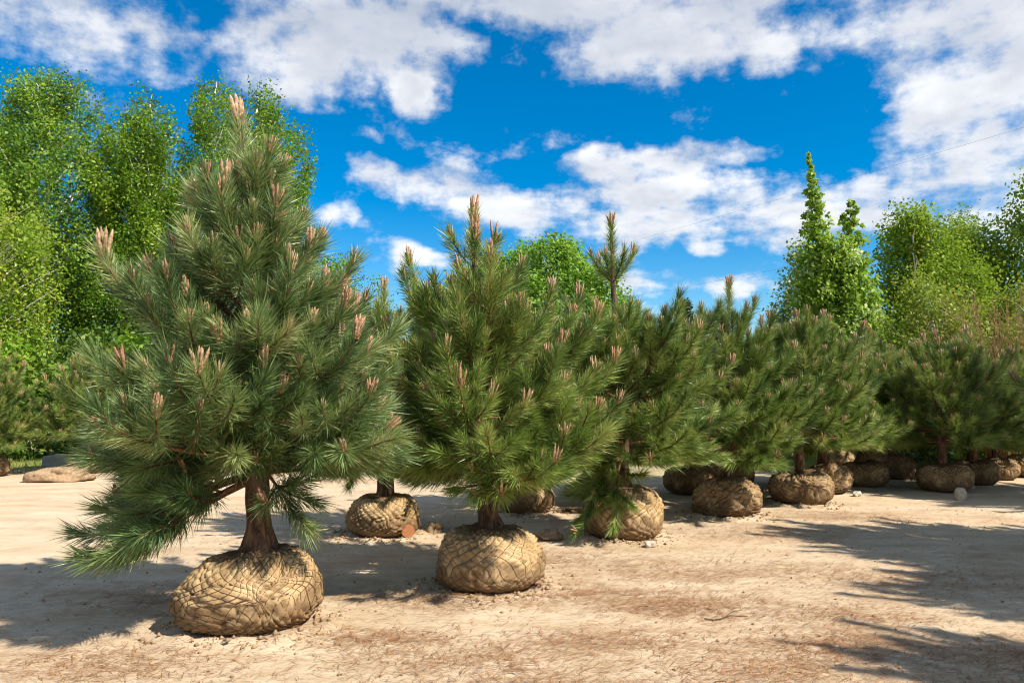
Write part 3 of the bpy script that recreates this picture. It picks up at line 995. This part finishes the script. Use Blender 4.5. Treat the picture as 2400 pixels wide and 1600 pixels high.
def leaf_cloud(rng, centers, per, spread, size, droop=0.0, up=0.35, shape=1.5):
    """diamond leaves scattered round clump centres"""
    n = len(centers)
    ci = np.repeat(np.arange(n), np.broadcast_to(np.asarray(per), n))
    N = len(ci)
    off = np.clip(rng.normal(size=(N, 3)), -1.9, 1.9) * np.broadcast_to(np.asarray(spread, dtype=float), n)[ci][:, None]
    if droop > 0:
        fall = rng.random(N) ** 1.3 * droop
        off[:, 2] -= fall
        k = np.clip(1 - 0.45 * fall / droop, 0.3, 1)
        off[:, 0] *= k
        off[:, 1] *= k
    P = centers[ci] + off
    nrm = rng.normal(size=(N, 3)) * 0.8 + np.array([0.45, -0.40, up + 0.25])   # leaves turn their faces to the light
    nrm /= np.linalg.norm(nrm, axis=1)[:, None]
    a = np.cross(nrm, rng.normal(size=(N, 3)))
    a /= np.linalg.norm(a, axis=1)[:, None]
    b = np.cross(nrm, a)
    s = size * rng.uniform(0.65, 1.3, N)[:, None]
    V = np.stack([P - a * s * shape * 0.5, P - b * s * 0.5 + nrm * s * 0.12, P + a * s * shape * 0.5, P + b * s * 0.5 + nrm * s * 0.12], axis=1)
    q = np.arange(N * 4).reshape(-1, 4)
    ct = np.clip(rng.normal(0.45, 0.24, n), 0, 1)
    tint = np.clip(ct[ci] + rng.normal(0, 0.16, N), 0, 1)
    return V.reshape(-1, 3), q, np.repeat(tint, 4)


class Broad:
    def __init__(self, seed, H, prof, nclump, per, spread, size, mat, bark_m, droop=0.0, trunk_r=0.14, hollow=0.30, lean=(0, 0), rise=0.8, limb_r=0.03, extra=None, up=0.35, zpow=1.0, stems=1, axes=(), limb_every=1, per_extra=None):
        rng = np.random.default_rng(seed)
        zs = np.array([p[0] for p in prof])
        rs = np.array([p[1] for p in prof])
        zz = np.linspace(zs[0], zs[-1], 200)
        wz = np.interp(zz, zs, rs) ** zpow + 0.02
        cdf = np.cumsum(wz) / wz.sum()
        z = np.interp(rng.random(nclump), cdf, zz)
        azk = rng.uniform(0, 2 * PI, nclump)
        lob = SinNoise(rng, 1.3, 8, 2)
        R = np.interp(z, zs, rs) * np.sqrt(rng.uniform(hollow ** 2, 1, nclump))
        tip = np.stack([np.cos(azk), np.sin(azk), z * 0.6], -1)
        R = R * np.clip(1 + 0.34 * lob(tip * 1.4), 0.45, 1.5)
        cxy = np.stack([np.cos(azk) * R + lean[0] * z / H, np.sin(azk) * R + lean[1] * z / H, z], -1)
        spr = np.full(nclump, spread)
        if extra is not None:
            spr = np.concatenate([spr, [e[3] for e in extra]])
            extra = [e[:3] for e in extra]
            cxy = np.concatenate([cxy, np.array(extra, dtype=float)])
        pers = np.full(len(cxy), per)
        if per_extra:
            pers[nclump:] = per_extra
        V, q, t = leaf_cloud(rng, cxy, pers, spr, size, droop, up)
        self.leaves = mesh_np('leaves', V, q, None, M[mat], t)
        w_ = Tubes()
        for s_ in range(stems):
            oxy = rng.normal(0, 0.25, 2) if s_ else np.zeros(2)
            zt = np.linspace(0, H * (0.88 if stems == 1 else 0.74), 14)
            wob = np.cumsum(rng.normal(0, 0.035, (14, 2)), axis=0)
            spread_s = np.outer(zt / H, oxy * 2.2)
            T = np.stack([lean[0] * zt / H + wob[:, 0] + oxy[0] + spread_s[:, 0], lean[1] * zt / H + wob[:, 1] + oxy[1] + spread_s[:, 1], zt], -1)
            w_.add(T, trunk_r * np.linspace(1, 0.12, 14) ** 1.0, 7)
            for i in range(s_, nclump, max(1, stems) * limb_every):
                c = cxy[i]
                d = math.hypot(c[0] - lean[0] * c[2] / H, c[1] - lean[1] * c[2] / H)
                za = max(0.12 * H, c[2] - rise * d - 0.2)
                p0 = np.array([np.interp(za, zt, T[:, 0]), np.interp(za, zt, T[:, 1]), za])
                m1 = p0 * 0.5 + c * 0.5 + np.array([0, 0, 0.12 * d]) + rng.normal(0, 0.07, 3)
                w_.add(np.array([p0, p0 * 0.72 + m1 * 0.28 + rng.normal(0, 0.03, 3), m1, c]), limb_r * np.array([1, 0.8, 0.5, 0.2]), 4)
        for ax in axes:
            w_.add(np.array(ax, dtype=float), 0.035 * np.linspace(1, 0.15, len(ax)), 5)
        self.wood = w_.mesh('wood', M[bark_m])


def broadleaf(name, b, loc, rz, label, cat='tree', group=None, scale=1.0):
    t = thing(name, label, cat, (*loc, 0.0), rz, group, scale)
    link('trunk', b.wood, t)
    link('crown', b.leaves, t)
    return t


BIRCHES = 'birches along the left side'
bA = Broad(41, 13.0, [(2.0, 2.0), (4.5, 2.6), (8.0, 2.5), (10.5, 2.2), (12.2, 1.6), (13.0, 0.5)], 560, 155, 0.24, 0.068, 'birch_leaf', 'birch_bark', 0.75, 0.17, 0.30, rise=1.1, limb_r=0.045, limb_every=4)
bB = Broad(42, 12.2, [(1.5, 1.8), (4.0, 2.2), (8.0, 1.8), (10.5, 1.3), (11.7, 0.8), (12.2, 0.3)], 430, 155, 0.21, 0.067, 'birch_leaf', 'birch_bark', 0.8, 0.16, 0.25, rise=1.3, limb_r=0.042, limb_every=4)
bC = Broad(43, 13.3, [(1.5, 1.6), (5.0, 1.9), (9.0, 1.5), (11.5, 0.95), (12.9, 0.7), (13.3, 0.3)], 360, 145, 0.20, 0.062, 'birch_leaf', 'birch_bark', 0.9, 0.15, 0.25, rise=1.4, limb_r=0.042, limb_every=4)
broadleaf('birch_tree', bA, (-16.1, 25.2), 0.3, 'broad birch with a rounded top and white limbs at the left edge', 'birch', BIRCHES)
broadleaf('birch_tree', bB, (-12.7, 25.0), 1.2, 'birch with a forked white trunk between the broad birch and the tallest pine', 'birch', BIRCHES)
broadleaf('birch_tree', bC, (-10.9, 26.2), 2.5, 'thin-topped airy birch rising directly behind the tip of the tallest pine', 'birch', BIRCHES)
broadleaf('birch_tree', bB, (-8.1, 23.6), 4.1, 'weeping birch showing against blue sky right of the tallest pine', 'birch', BIRCHES, 0.97)
broadleaf('birch_tree', bA, (-19.6, 27.5), 3.3, 'dense birch behind the broad one, cut by the left edge', 'birch', BIRCHES, 0.92)
broadleaf('birch_tree', bC, (-14.4, 29.0), 0.6, 'birch in the second line filling the gap between the left birches', 'birch', BIRCHES, 0.95)
bD = Broad(44, 8.2, [(1.0, 1.5), (3.0, 2.2), (5.5, 2.0), (7.2, 1.3), (8.2, 0.3)], 260, 150, 0.25, 0.062, 'fresh_leaf', 'birch_bark', 0.6, 0.12, 0.3)
broadleaf('birch_tree', bD, (-15.4, 21.0), 0.0, 'low yellow-green young birch in front of the tall birches at the left edge', 'birch', BIRCHES, 1.0)
broadleaf('birch_tree', bD, (-6.6, 27.5), 2.0, 'small birch peeking out behind the right shoulder of the tallest pine', 'birch', BIRCHES, 0.86)

mp_ = Broad(51, 7.3, [(2.2, 1.8), (3.4, 2.7), (4.6, 3.0), (5.7, 2.75), (6.5, 2.0), (6.95, 1.1), (7.1, 0.4)], 480, 115, 0.20, 0.085, 'maple_leaf', 'grey_bark', 0.0, 0.17, 0.55, limb_r=0.03, up=0.7)
broadleaf('round_tree', mp_, (1.35, 26.0), 0.0, 'dense bright green round-headed tree behind the middle pine', 'tree')

ex = []
rr_ = np.random.default_rng(9)
for (x0, x1, z0, z1, w0, cnt, pw) in ((-0.30, -0.62, 4.0, 8.35, 0.72, 290, 1.05), (0.42, 0.50, 4.0, 7.05, 0.62, 190, 0.55), (-0.75, -0.95, 3.2, 5.6, 0.40, 40, 0.6), (0.95, 1.05, 3.0, 5.2, 0.42, 40, 0.6)):
    for k_ in range(cnt):
        f_ = 1 - rr_.random() ** 0.62 if rr_.random() < 0.8 else rr_.random()
        w_ = w0 * (1 - f_) ** pw * rr_.uniform(0.6, 1.25) + 0.012
        a_ = rr_.uniform(0, 2 * PI)
        q_ = w_ * math.sqrt(rr_.random())
        ex.append((x0 + (x1 - x0) * f_ + q_ * math.cos(a_), q_ * math.sin(a_), z0 + (z1 - z0) * f_ + 0.25 * q_, 0.018 + 0.085 * (1 - f_)))
pp = Broad(52, 5.9, [(1.7, 1.1), (2.8, 1.45), (4.0, 1.2), (5.0, 0.95), (5.8, 0.55)], 340, 50, 0.15, 0.080, 'poplar_leaf', 'grey_bark', 0.0, 0.13, 0.25, limb_r=0.02, extra=ex, rise=1.6, up=0.3, per_extra=15, axes=[[(0, 0, 3.5), (-0.3, 0, 4.8), (-0.45, 0, 6.2), (-0.58, 0, 8.2)], [(0, 0, 3.4), (0.35, 0, 4.6), (0.48, 0, 5.6), (0.48, 0, 6.9)]])
broadleaf('poplar_tree', pp, (8.75, 20.0), 0.0, 'slender light green poplar with two pointed spires right of centre', 'poplar')

wl = Broad(53, 6.4, [(1.0, 1.0), (3.0, 1.3), (5.0, 0.9), (6.4, 0.25)], 150, 80, 0.22, 0.075, 'grey_leaf', 'grey_bark', 0.7, 0.10, 0.3)
broadleaf('willow_tree', wl, (8.9, 22.5), 0.0, 'thin blue-green willow half hidden left behind the poplar', 'willow')
rt = Broad(54, 7.4, [(1.5, 1.5), (3.0, 1.9), (5.0, 1.6), (6.3, 1.1), (7.4, 0.4)], 300, 110, 0.22, 0.072, 'fresh_leaf', 'grey_bark', 0.0, 0.12, 0.25, rise=1.9, limb_r=0.025, stems=3, limb_every=3)
broadleaf('ash_tree', rt, (12.1, 22.0), 0.7, 'green tree with upright leafy branches right of the poplar', 'tree')
rt2 = Broad(55, 8.3, [(2.0, 1.8), (4.0, 2.3), (6.2, 2.0), (7.6, 1.3), (8.3, 0.4)], 300, 65, 0.24, 0.060, 'grey_leaf', 'grey_bark', 0.0, 0.13, 0.2, rise=1.5, limb_r=0.022, stems=2, limb_every=2)
broadleaf('ash_tree', rt, (14.6, 24.2), 4.3, 'leafy bright tree behind the leaning yellowish birch, between the upright tree and the sparse ones', 'tree', None, 1.0)
broadleaf('aspen_tree', rt2, (16.2, 26.5), 0.0, 'sparse grey-green tree with sky showing through its crown', 'tree')
broadleaf('aspen_tree', rt2, (18.6, 25.0), 2.1, 'sparse grey-green tree nearest the right edge', 'tree', None, 0.95)
broadleaf('ash_tree', rt, (17.0, 22.6), 2.9, 'leafy tree reaching in at the right edge', 'tree', None, 1.22)
yb = Broad(56, 4.7, [(0.8, 0.9), (2.0, 1.5), (3.3, 1.3), (4.3, 0.7), (4.7, 0.2)], 230, 90, 0.22, 0.055, 'yellow_leaf', 'birch_bark', 0.6, 0.055, 0.15, lean=(-0.9, 0.2), rise=1.2, limb_r=0.012)
broadleaf('birch_tree', yb, (10.8, 17.6), 0.0, 'small yellowish birch with a leaning white stem behind the right pines', 'birch')
broadleaf('birch_tree', yb, (12.6, 18.6), 1.4, 'small yellowish birch beside the reddish brush on the right', 'birch', None, 0.95)
# reddish, nearly bare brush
def brush(seed, n, H, R):
    rng = np.random.default_rng(seed)
    t = Tubes()
    for i in range(n):
        a = rng.uniform(0, 2 * PI)
        r = R * math.sqrt(rng.random())
        h = H * rng.uniform(0.6, 1.0)
        s = np.linspace(0, 1, 5)
        P = np.stack([0.25 * math.cos(a) + math.cos(a) * r * s ** 1.3 - 0.4 * s, 0.25 * math.sin(a) + math.sin(a) * r * s ** 1.3, h * s], -1) + rng.normal(0, 0.03, (5, 3)) * s[:, None]
        t.add(P, 0.011 * (1 - 0.75 * s), 3)
        for k in range(7):
            u = rng.uniform(0.3, 0.95)
            q = np.array([np.interp(u, s, P[:, j]) for j in range(3)])
            e = q + np.array([*(rng.normal(0, 0.22, 2)), rng.uniform(0.15, 0.5)])
            t.add(np.array([q, (q + e) / 2 + rng.normal(0, 0.02, 3), e]), [0.006, 0.005, 0.003], 3)
    return t.mesh('brush', M['twig_brown'], False)


bt = thing('twiggy_shrub', 'reddish bare twiggy shrub at the right edge behind the pines', 'shrub', (11.3, 17.2, 0))
bm = brush(5, 300, 4.1, 1.5)
bm.attributes.new('tint', 'FLOAT', 'POINT').data.foreach_set('value', np.random.default_rng(1).uniform(0, 1, len(bm.vertices)).astype(np.float32))
link('branches', bm, bt, kind='stuff')
sl_ = Broad(57, 3.2, [(0.5, 0.8), (1.5, 1.4), (2.5, 1.2), (3.2, 0.4)], 60, 18, 0.28, 0.05, 'yellow_leaf', 'grey_bark', 0.3, 0.03, 0.2, limb_r=0.01)
link('leaves', sl_.leaves, bt, kind='stuff')

sp_ = Broad(58, 6.6, [(0.6, 1.7), (2.5, 1.25), (4.5, 0.7), (6.0, 0.25), (6.6, 0.05)], 260, 60, 0.13, 0.10, 'spruce_leaf', 'grey_bark', 0.15, 0.1, 0.2, rise=-0.1)
broadleaf('spruce_tree', sp_, (8.1, 34.5), 0.0, 'small dark spruce tip far behind the fourth pine', 'spruce')

# undergrowth that closes the view below the crowns
us = [Broad(61, 3.2, [(0.2, 1.2), (1.2, 1.7), (2.3, 1.4), (3.2, 0.3)], 150, 70, 0.22, 0.10, 'dark_leaf', 'grey_bark', 0.0, 0.05, 0.35, limb_r=0.012),
      Broad(62, 3.6, [(0.2, 1.3), (1.4, 1.7), (2.7, 1.2), (3.6, 0.3)], 150, 70, 0.22, 0.10, 'birch_leaf', 'grey_bark', 0.0, 0.05, 0.35, limb_r=0.012)]
UND = 'bushes under the trees'
SPOT = [(-18.5, 20.5, 0, 'dark bush at the left edge under the birches'), (-14.2, 20.0, 1, 'green bush left behind the far left pines'), (-11.6, 21.5, 0, 'dark bush behind the far pine with pale candles'),
        (-8.7, 20.4, 1, 'bright bush seen through the left side of the tallest pine'), (-5.6, 22.0, 0, 'dark bush seen between the first two pines'), (-2.6, 23.0, 1, 'green bush behind the gap left of the middle pine'),
        (0.6, 22.5, 0, 'dark bush behind the middle pine'), (3.6, 23.0, 1, 'green bush behind the pine with the bare leader stem'), (6.4, 22.0, 0, 'bush between the fourth and fifth pines'),
        (8.2, 24.5, 1, 'taller bush left behind the poplar foot'), (10.4, 21.0, 0, 'dark bush right behind the poplar foot'), (13.2, 20.0, 1, 'green bush behind the leaning yellowish birch'),
        (15.6, 20.5, 0, 'dark bush at the right edge under the trees')]
for i, (x, y, k, lab) in enumerate(SPOT):
    t = thing('bush', lab, 'bush', (x, y, 0), i * 1.3, UND, 0.9 + 0.08 * (i % 4))
    link('stems', us[k].wood, t)
    link('crown', us[k].leaves, t)

# far wood as one mass
fr = np.random.default_rng(91)
nf = 700
fx = fr.uniform(-75, 75, nf)
fy = fr.uniform(42, 56, nf)
hmax = 3.6 + 1.6 * np.sin(fx * 0.21 + 1.0) * np.sin(fx * 0.083) + fr.uniform(-0.5, 0.9, nf)
fz = hmax * np.sqrt(fr.random(nf))
V, q, tt = leaf_cloud(fr, np.stack([fx, fy, fz], -1), 60, 0.75, 0.34)
wood = link('woodland', mesh_np('woodland', V, q, None, M['dark_leaf'], tt), kind='stuff')
wood['label'] = 'low dark green wood along the horizon'

# ------------------------------------------------------------------ small things on the ground


def rock_mesh(name, seed, sx_, sy_, sz_, mat, freq=2.2, amt=0.22, n=16):
    rng = np.random.default_rng(seed)
    nz = SinNoise(rng, freq, 10, 3)
    th = np.arange(n * 2) * PI / n
    ph = np.linspace(0.03, PI - 0.03, n)
    TH, PH = np.meshgrid(th, ph, indexing='ij')
    U = np.stack([np.sin(PH) * np.cos(TH), np.sin(PH) * np.sin(TH), np.cos(PH)], -1).reshape(-1, 3)
    U = np.sign(U) * np.abs(U) ** 0.8
    V = U * (1 + amt * nz(U))[:, None] * np.array([sx_, sy_, sz_]) * 0.5
    V[:, 2] = np.maximum(V[:, 2], -sz_ * 0.35) + sz_ * 0.33
    ii = np.arange(2 * n * n).reshape(2 * n, n)
    jj = np.roll(ii, -1, axis=0)
    q = np.stack([ii[:, :-1], ii[:, 1:], jj[:, 1:], jj[:, :-1]], -1).reshape(-1, 4)
    return mesh_np(name, V, q, None, mat, None, True)


def on_ground(name, me, x, y, rz, label, cat, group=None):
    o = link(name, me, None, (x, y, ground_h(x, y)))
    o.rotation_euler = (0, 0, rz)
    return tag(o, label, cat, group)


# sawn log beside the second-row root ball
t = thing('sawn_log', 'short sawn log with an orange cut end beside a shaded root ball', 'log', (-1.18, 8.62, ground_h(-1.18, 8.62) + 0.075), 0.0)
lt = Tubes()
lt.add(np.array([[0, 0, 0], [-0.03, 0.10, 0.0], [-0.07, 0.24, -0.005]]), [0.078, 0.080, 0.076], 18)
link('bark', lt.mesh('log_bark', M['log_bark']), t)
th = np.arange(18) * 2 * PI / 18
rim = np.stack([0.077 * np.cos(th), np.full(18, -0.006) + 0.28 * 0.077 * np.cos(th) * 0.0, 0.077 * np.sin(th)], -1)
cv = np.concatenate([rim, [[0, -0.008, 0]]])
link('cut_end', mesh_np('cut_end', cv, None, np.array([[i, (i + 1) % 18, 18] for i in range(18)]), M['log_end']), t)

on_ground('stone', rock_mesh('stone_pale', 1, 0.13, 0.10, 0.09, M['stone']), 1.47, 8.12, 0.3, 'small pale stone in front of the wide-meshed sunlit root ball', 'stone')
on_ground('stone', rock_mesh('stone_block', 2, 0.21, 0.13, 0.25, M['stone'], 1.4, 0.10), 7.20, 12.15, 0.4, 'upright broken stone block beside the sixth pine', 'stone')
on_ground('stone', rock_mesh('stone_white', 3, 0.16, 0.12, 0.10, M['stone']), 5.72, 12.55, 0.9, 'white stone wedged beside the fifth root ball', 'stone')
on_ground('soil_clod', rock_mesh('clod_a', 4, 0.22, 0.16, 0.11, M['clod'], 4.0, 0.35), 0.42, 8.62, 0.2, 'crumbled pale soil clod right of the middle root ball', 'clod')
on_ground('soil_clod', rock_mesh('clod_b', 5, 0.17, 0.14, 0.13, M['clod'], 4.0, 0.35), -0.92, 9.15, 1.2, 'soil clod behind the sawn log', 'clod')
on_ground('soil_clod', rock_mesh('clod_c', 6, 0.30, 0.16, 0.08, M['clod'], 4.0, 0.4), 0.92, 10.75, 0.1, 'flat heap of soil beside the pale root ball', 'clod')
on_ground('stone', rock_mesh('stone_low', 7, 0.34, 0.22, 0.16, M['stone'], 2.5, 0.2), 8.15, 13.6, 0.1, 'low stone right of the sixth root ball', 'stone')
# left edge: slab, bricks and a heap of soil
def box(me_name, sx_, sy_, sz_, mat, bev=0.012):
    import bmesh
    b = bmesh.new()
    bmesh.ops.create_cube(b, size=1.0)
    bmesh.ops.scale(b, vec=(sx_, sy_, sz_), verts=b.verts)
    bmesh.ops.bevel(b, geom=b.edges[:], offset=bev, segments=2, affect='EDGES')
    bmesh.ops.translate(b, vec=(0, 0, sz_ / 2), verts=b.verts)
    me = bpy.data.meshes.new(me_name)
    b.to_mesh(me)
    b.free()
    me.materials.append(mat)
    return me


on_ground('concrete_slab', box('concrete_slab', 1.7, 0.7, 0.30, M['concrete'], 0.03), -10.1, 17.9, 0.1, 'grey concrete slab behind the pines at the left edge', 'slab')
on_ground('brick_block', box('brick_block', 0.32, 0.16, 0.13, M['brick'], 0.008), -9.95, 16.2, 0.35, 'reddish brick lying by the far left root ball', 'brick')
on_ground('soil_clod', rock_mesh('heap_left', 8, 1.0, 0.6, 0.30, M['clod'], 3.0, 0.3), -8.75, 14.7, 0.2, 'low heap of soil behind the lowest left branches', 'clod')

# litter, twigs, crumbs
lr = np.random.default_rng(123)
patch = [(1.45, 5.95, 0.55), (1.1, 5.75, 0.4), (2.1, 5.05, 0.45), (1.35, 4.40, 0.45), (1.9, 4.75, 0.5), (2.4, 5.6, 0.5), (-0.2, 4.6, 0.6), (0.6, 5.0, 0.5), (-0.9, 5.0, 0.4), (2.9, 9.0, 0.9), (1.7, 7.0, 0.9),
         (0.6, 6.2, 0.4), (-0.5, 6.0, 0.5), (3.2, 4.7, 0.6), (-2.4, 4.5, 0.6), (0.2, 4.1, 0.5), (4.4, 10.2, 0.8), (3.4, 6.6, 0.9), (-2.6, 6.0, 0.8), (0.4, 7.6, 0.7), (2.6, 4.1, 0.5)]
px, py = [], []
for (x, y, r) in patch:
    n = int(1900 * r)
    px.append(x + lr.normal(0, r * 0.75, n))
    py.append(y + lr.normal(0, r * 0.34, n))
px.append(lr.uniform(-4.5, 7.0, 26000))
py.append(3.3 + 8.5 * lr.random(26000) ** 1.2)
px, py = np.concatenate(px), np.concatenate(py)
iz = gz[np.clip(np.searchsorted(gx, px), 0, ni - 1), np.clip(np.searchsorted(gy, py), 0, nj - 1)]
N = len(px)
ang = lr.normal(0.15, 0.9, N)
L = lr.uniform(0.05, 0.15, N)
d = np.stack([np.cos(ang), np.sin(ang), lr.normal(0, 0.05, N)], -1)
sd = np.stack([-np.sin(ang), np.cos(ang), np.zeros(N)], -1)
P = np.stack([px, py, iz + 0.007], -1)
wd = lr.uniform(0.0010, 0.0021, N)[:, None]
cv = lr.normal(0, 0.10, N)[:, None] * L[:, None]
V = np.stack([P - sd * wd, P + sd * wd, P + d * (L * 0.5)[:, None] + sd * (cv - wd) + np.array([0, 0, 0.006]), P + d * (L * 0.5)[:, None] + sd * (cv + wd) + np.array([0, 0, 0.006]), P + d * L[:, None]], 1)
i0 = (np.arange(N) * 5)[:, None]
mean = np.where(np.arange(N) < N - 26000, 0.42, 0.68)
tt = np.repeat(np.clip(lr.normal(mean, 0.24, N), 0, 1), 5)
lit_ = link('fallen_needles', mesh_np('fallen_needles', V.reshape(-1, 3), i0 + np.array([[0, 1, 3, 2]]), i0 + np.array([[2, 3, 4]]), M['litter'], tt), kind='stuff')
lit_['label'] = 'dry rusty pine needles scattered over the sand'

# crumbs and pebbles
N = 1500
cxp = lr.uniform(-4.5, 7.0, N)
cyp = 3.3 + 8.0 * lr.random(N) ** 1.3
s = 0.005 + 0.012 * lr.random(N) ** 3
for (bx_, by_) in ((-1.80, 5.35), (-0.20, 6.50), (1.28, 8.74), (2.93, 10.40), (4.42, 11.60), (-1.50, 8.95), (0.20, 10.85)):
    n_ = 330                                               # soil spilled round each root ball
    a_ = lr.uniform(0, 2 * PI, n_)
    q_ = 0.42 + np.abs(lr.normal(0, 0.13, n_))
    cxp = np.concatenate([cxp, bx_ + q_ * np.cos(a_)])
    cyp = np.concatenate([cyp, by_ + q_ * np.sin(a_)])
    s = np.concatenate([s, 0.005 + 0.022 * lr.random(n_) ** 2.6])
N = len(cxp)
base = np.array([[1, 0, 0], [0, 1, 0], [-1, 0, 0], [0, -1, 0], [0, 0, 0.9], [0, 0, -0.5]], dtype=float)
iz = gz[np.clip(np.searchsorted(gx, cxp), 0, ni - 1), np.clip(np.searchsorted(gy, cyp), 0, nj - 1)]
V = np.stack([cxp, cyp, iz + 0.003], -1)[:, None, :] + base[None] * s[:, None, None] * lr.uniform(0.6, 1.4, (N, 6, 3))
f = np.array([[0, 1, 4], [1, 2, 4], [2, 3, 4], [3, 0, 4], [1, 0, 5], [2, 1, 5], [3, 2, 5], [0, 3, 5]])
tris = ((np.arange(N) * 6)[:, None, None] + f[None]).reshape(-1, 3)
cr = link('soil_crumbs', mesh_np('soil_crumbs', V.reshape(-1, 3), None, tris, M['clod']), kind='stuff')
cr['label'] = 'small crumbs of soil and grit on the yard'

# dry twigs
TW = 'dry twigs on the sand'
tws = [(1.55, 5.55, 0.25, 0.34, 'forked dry twig lying on the rust-coloured needles'), (1.05, 4.15, -0.2, 0.22, 'dark twig in the needles at the lower edge'),
       (5.1, 9.75, 0.4, 0.25, 'dark piece of bark in the long shadow')]
for (x, y, a, L, lab) in tws:
    t = Tubes()
    s_ = np.linspace(-0.5, 0.5, 7)
    P = np.stack([s_ * L, 0.03 * np.sin(s_ * 7), 0.012 + 0.006 * np.cos(s_ * 9)], -1)
    t.add(P, np.linspace(0.006, 0.0025, 7), 5)
    t.add(np.array([P[3], P[3] + [0.09 * L / 0.4, 0.05, 0.012], P[3] + [0.2 * L / 0.4, 0.08, 0.010]]), [0.005, 0.004, 0.002], 4)
    o = on_ground('twig', t.mesh('twig', M['log_bark']), x, y, a, lab, 'twig', TW)

# grass at the far side of the yard
N = 26000
ux = lr.uniform(-24, 24, N)
uy = 16.5 + 11 * lr.random(N) ** 1.4
keep = value_noise(np.random.default_rng(3), ux, uy, 0.3, 3) > -0.25
ux, uy = ux[keep], uy[keep]
N = len(ux)
h = lr.uniform(0.06, 0.20, N)
a = lr.uniform(0, 2 * PI, N)
w2 = 0.008
P = np.stack([ux, uy, np.zeros(N)], -1)
sd = np.stack([np.cos(a), np.sin(a), np.zeros(N)], -1)
tipv = P + np.stack([lr.normal(0, 0.05, N), lr.normal(0, 0.05, N), h], -1)
V = np.stack([P - sd * w2, P + sd * w2, tipv], 1).reshape(-1, 3)
gr_ = link('grass', mesh_np('grass', V, None, np.arange(N * 3).reshape(-1, 3), M['grass'], np.repeat(lr.uniform(0, 1, N), 3)), kind='stuff')
gr_['label'] = 'thin grass at the far side of the yard'

# overhead wires running away to the left
def cable(a, b, sag, label):
    t = Tubes()
    s_ = np.linspace(0, 1, 40)
    P = np.outer(1 - s_, a) + np.outer(s_, b)
    P[:, 2] -= sag * 4 * s_ * (1 - s_)
    t.add(P, np.full(40, 0.0032), 4)
    o = link('power_line', t.mesh('power_line', M['cable']))
    return tag(o, label, 'cable', 'overhead wires')


D = np.array([-9.6, 16.3, 0.0])
for (x, y, z, lab) in [(17.0, 24.7, 8.0, 'lowest dark overhead wire crossing the sky right of centre'), (15.8, 24.0, 10.7, 'faint upper overhead wire against the cloud at the right edge')]:
    p = np.array([x, y, z])
    cable(p - D * 1.6, p + D * 3.2, 0.5, lab)
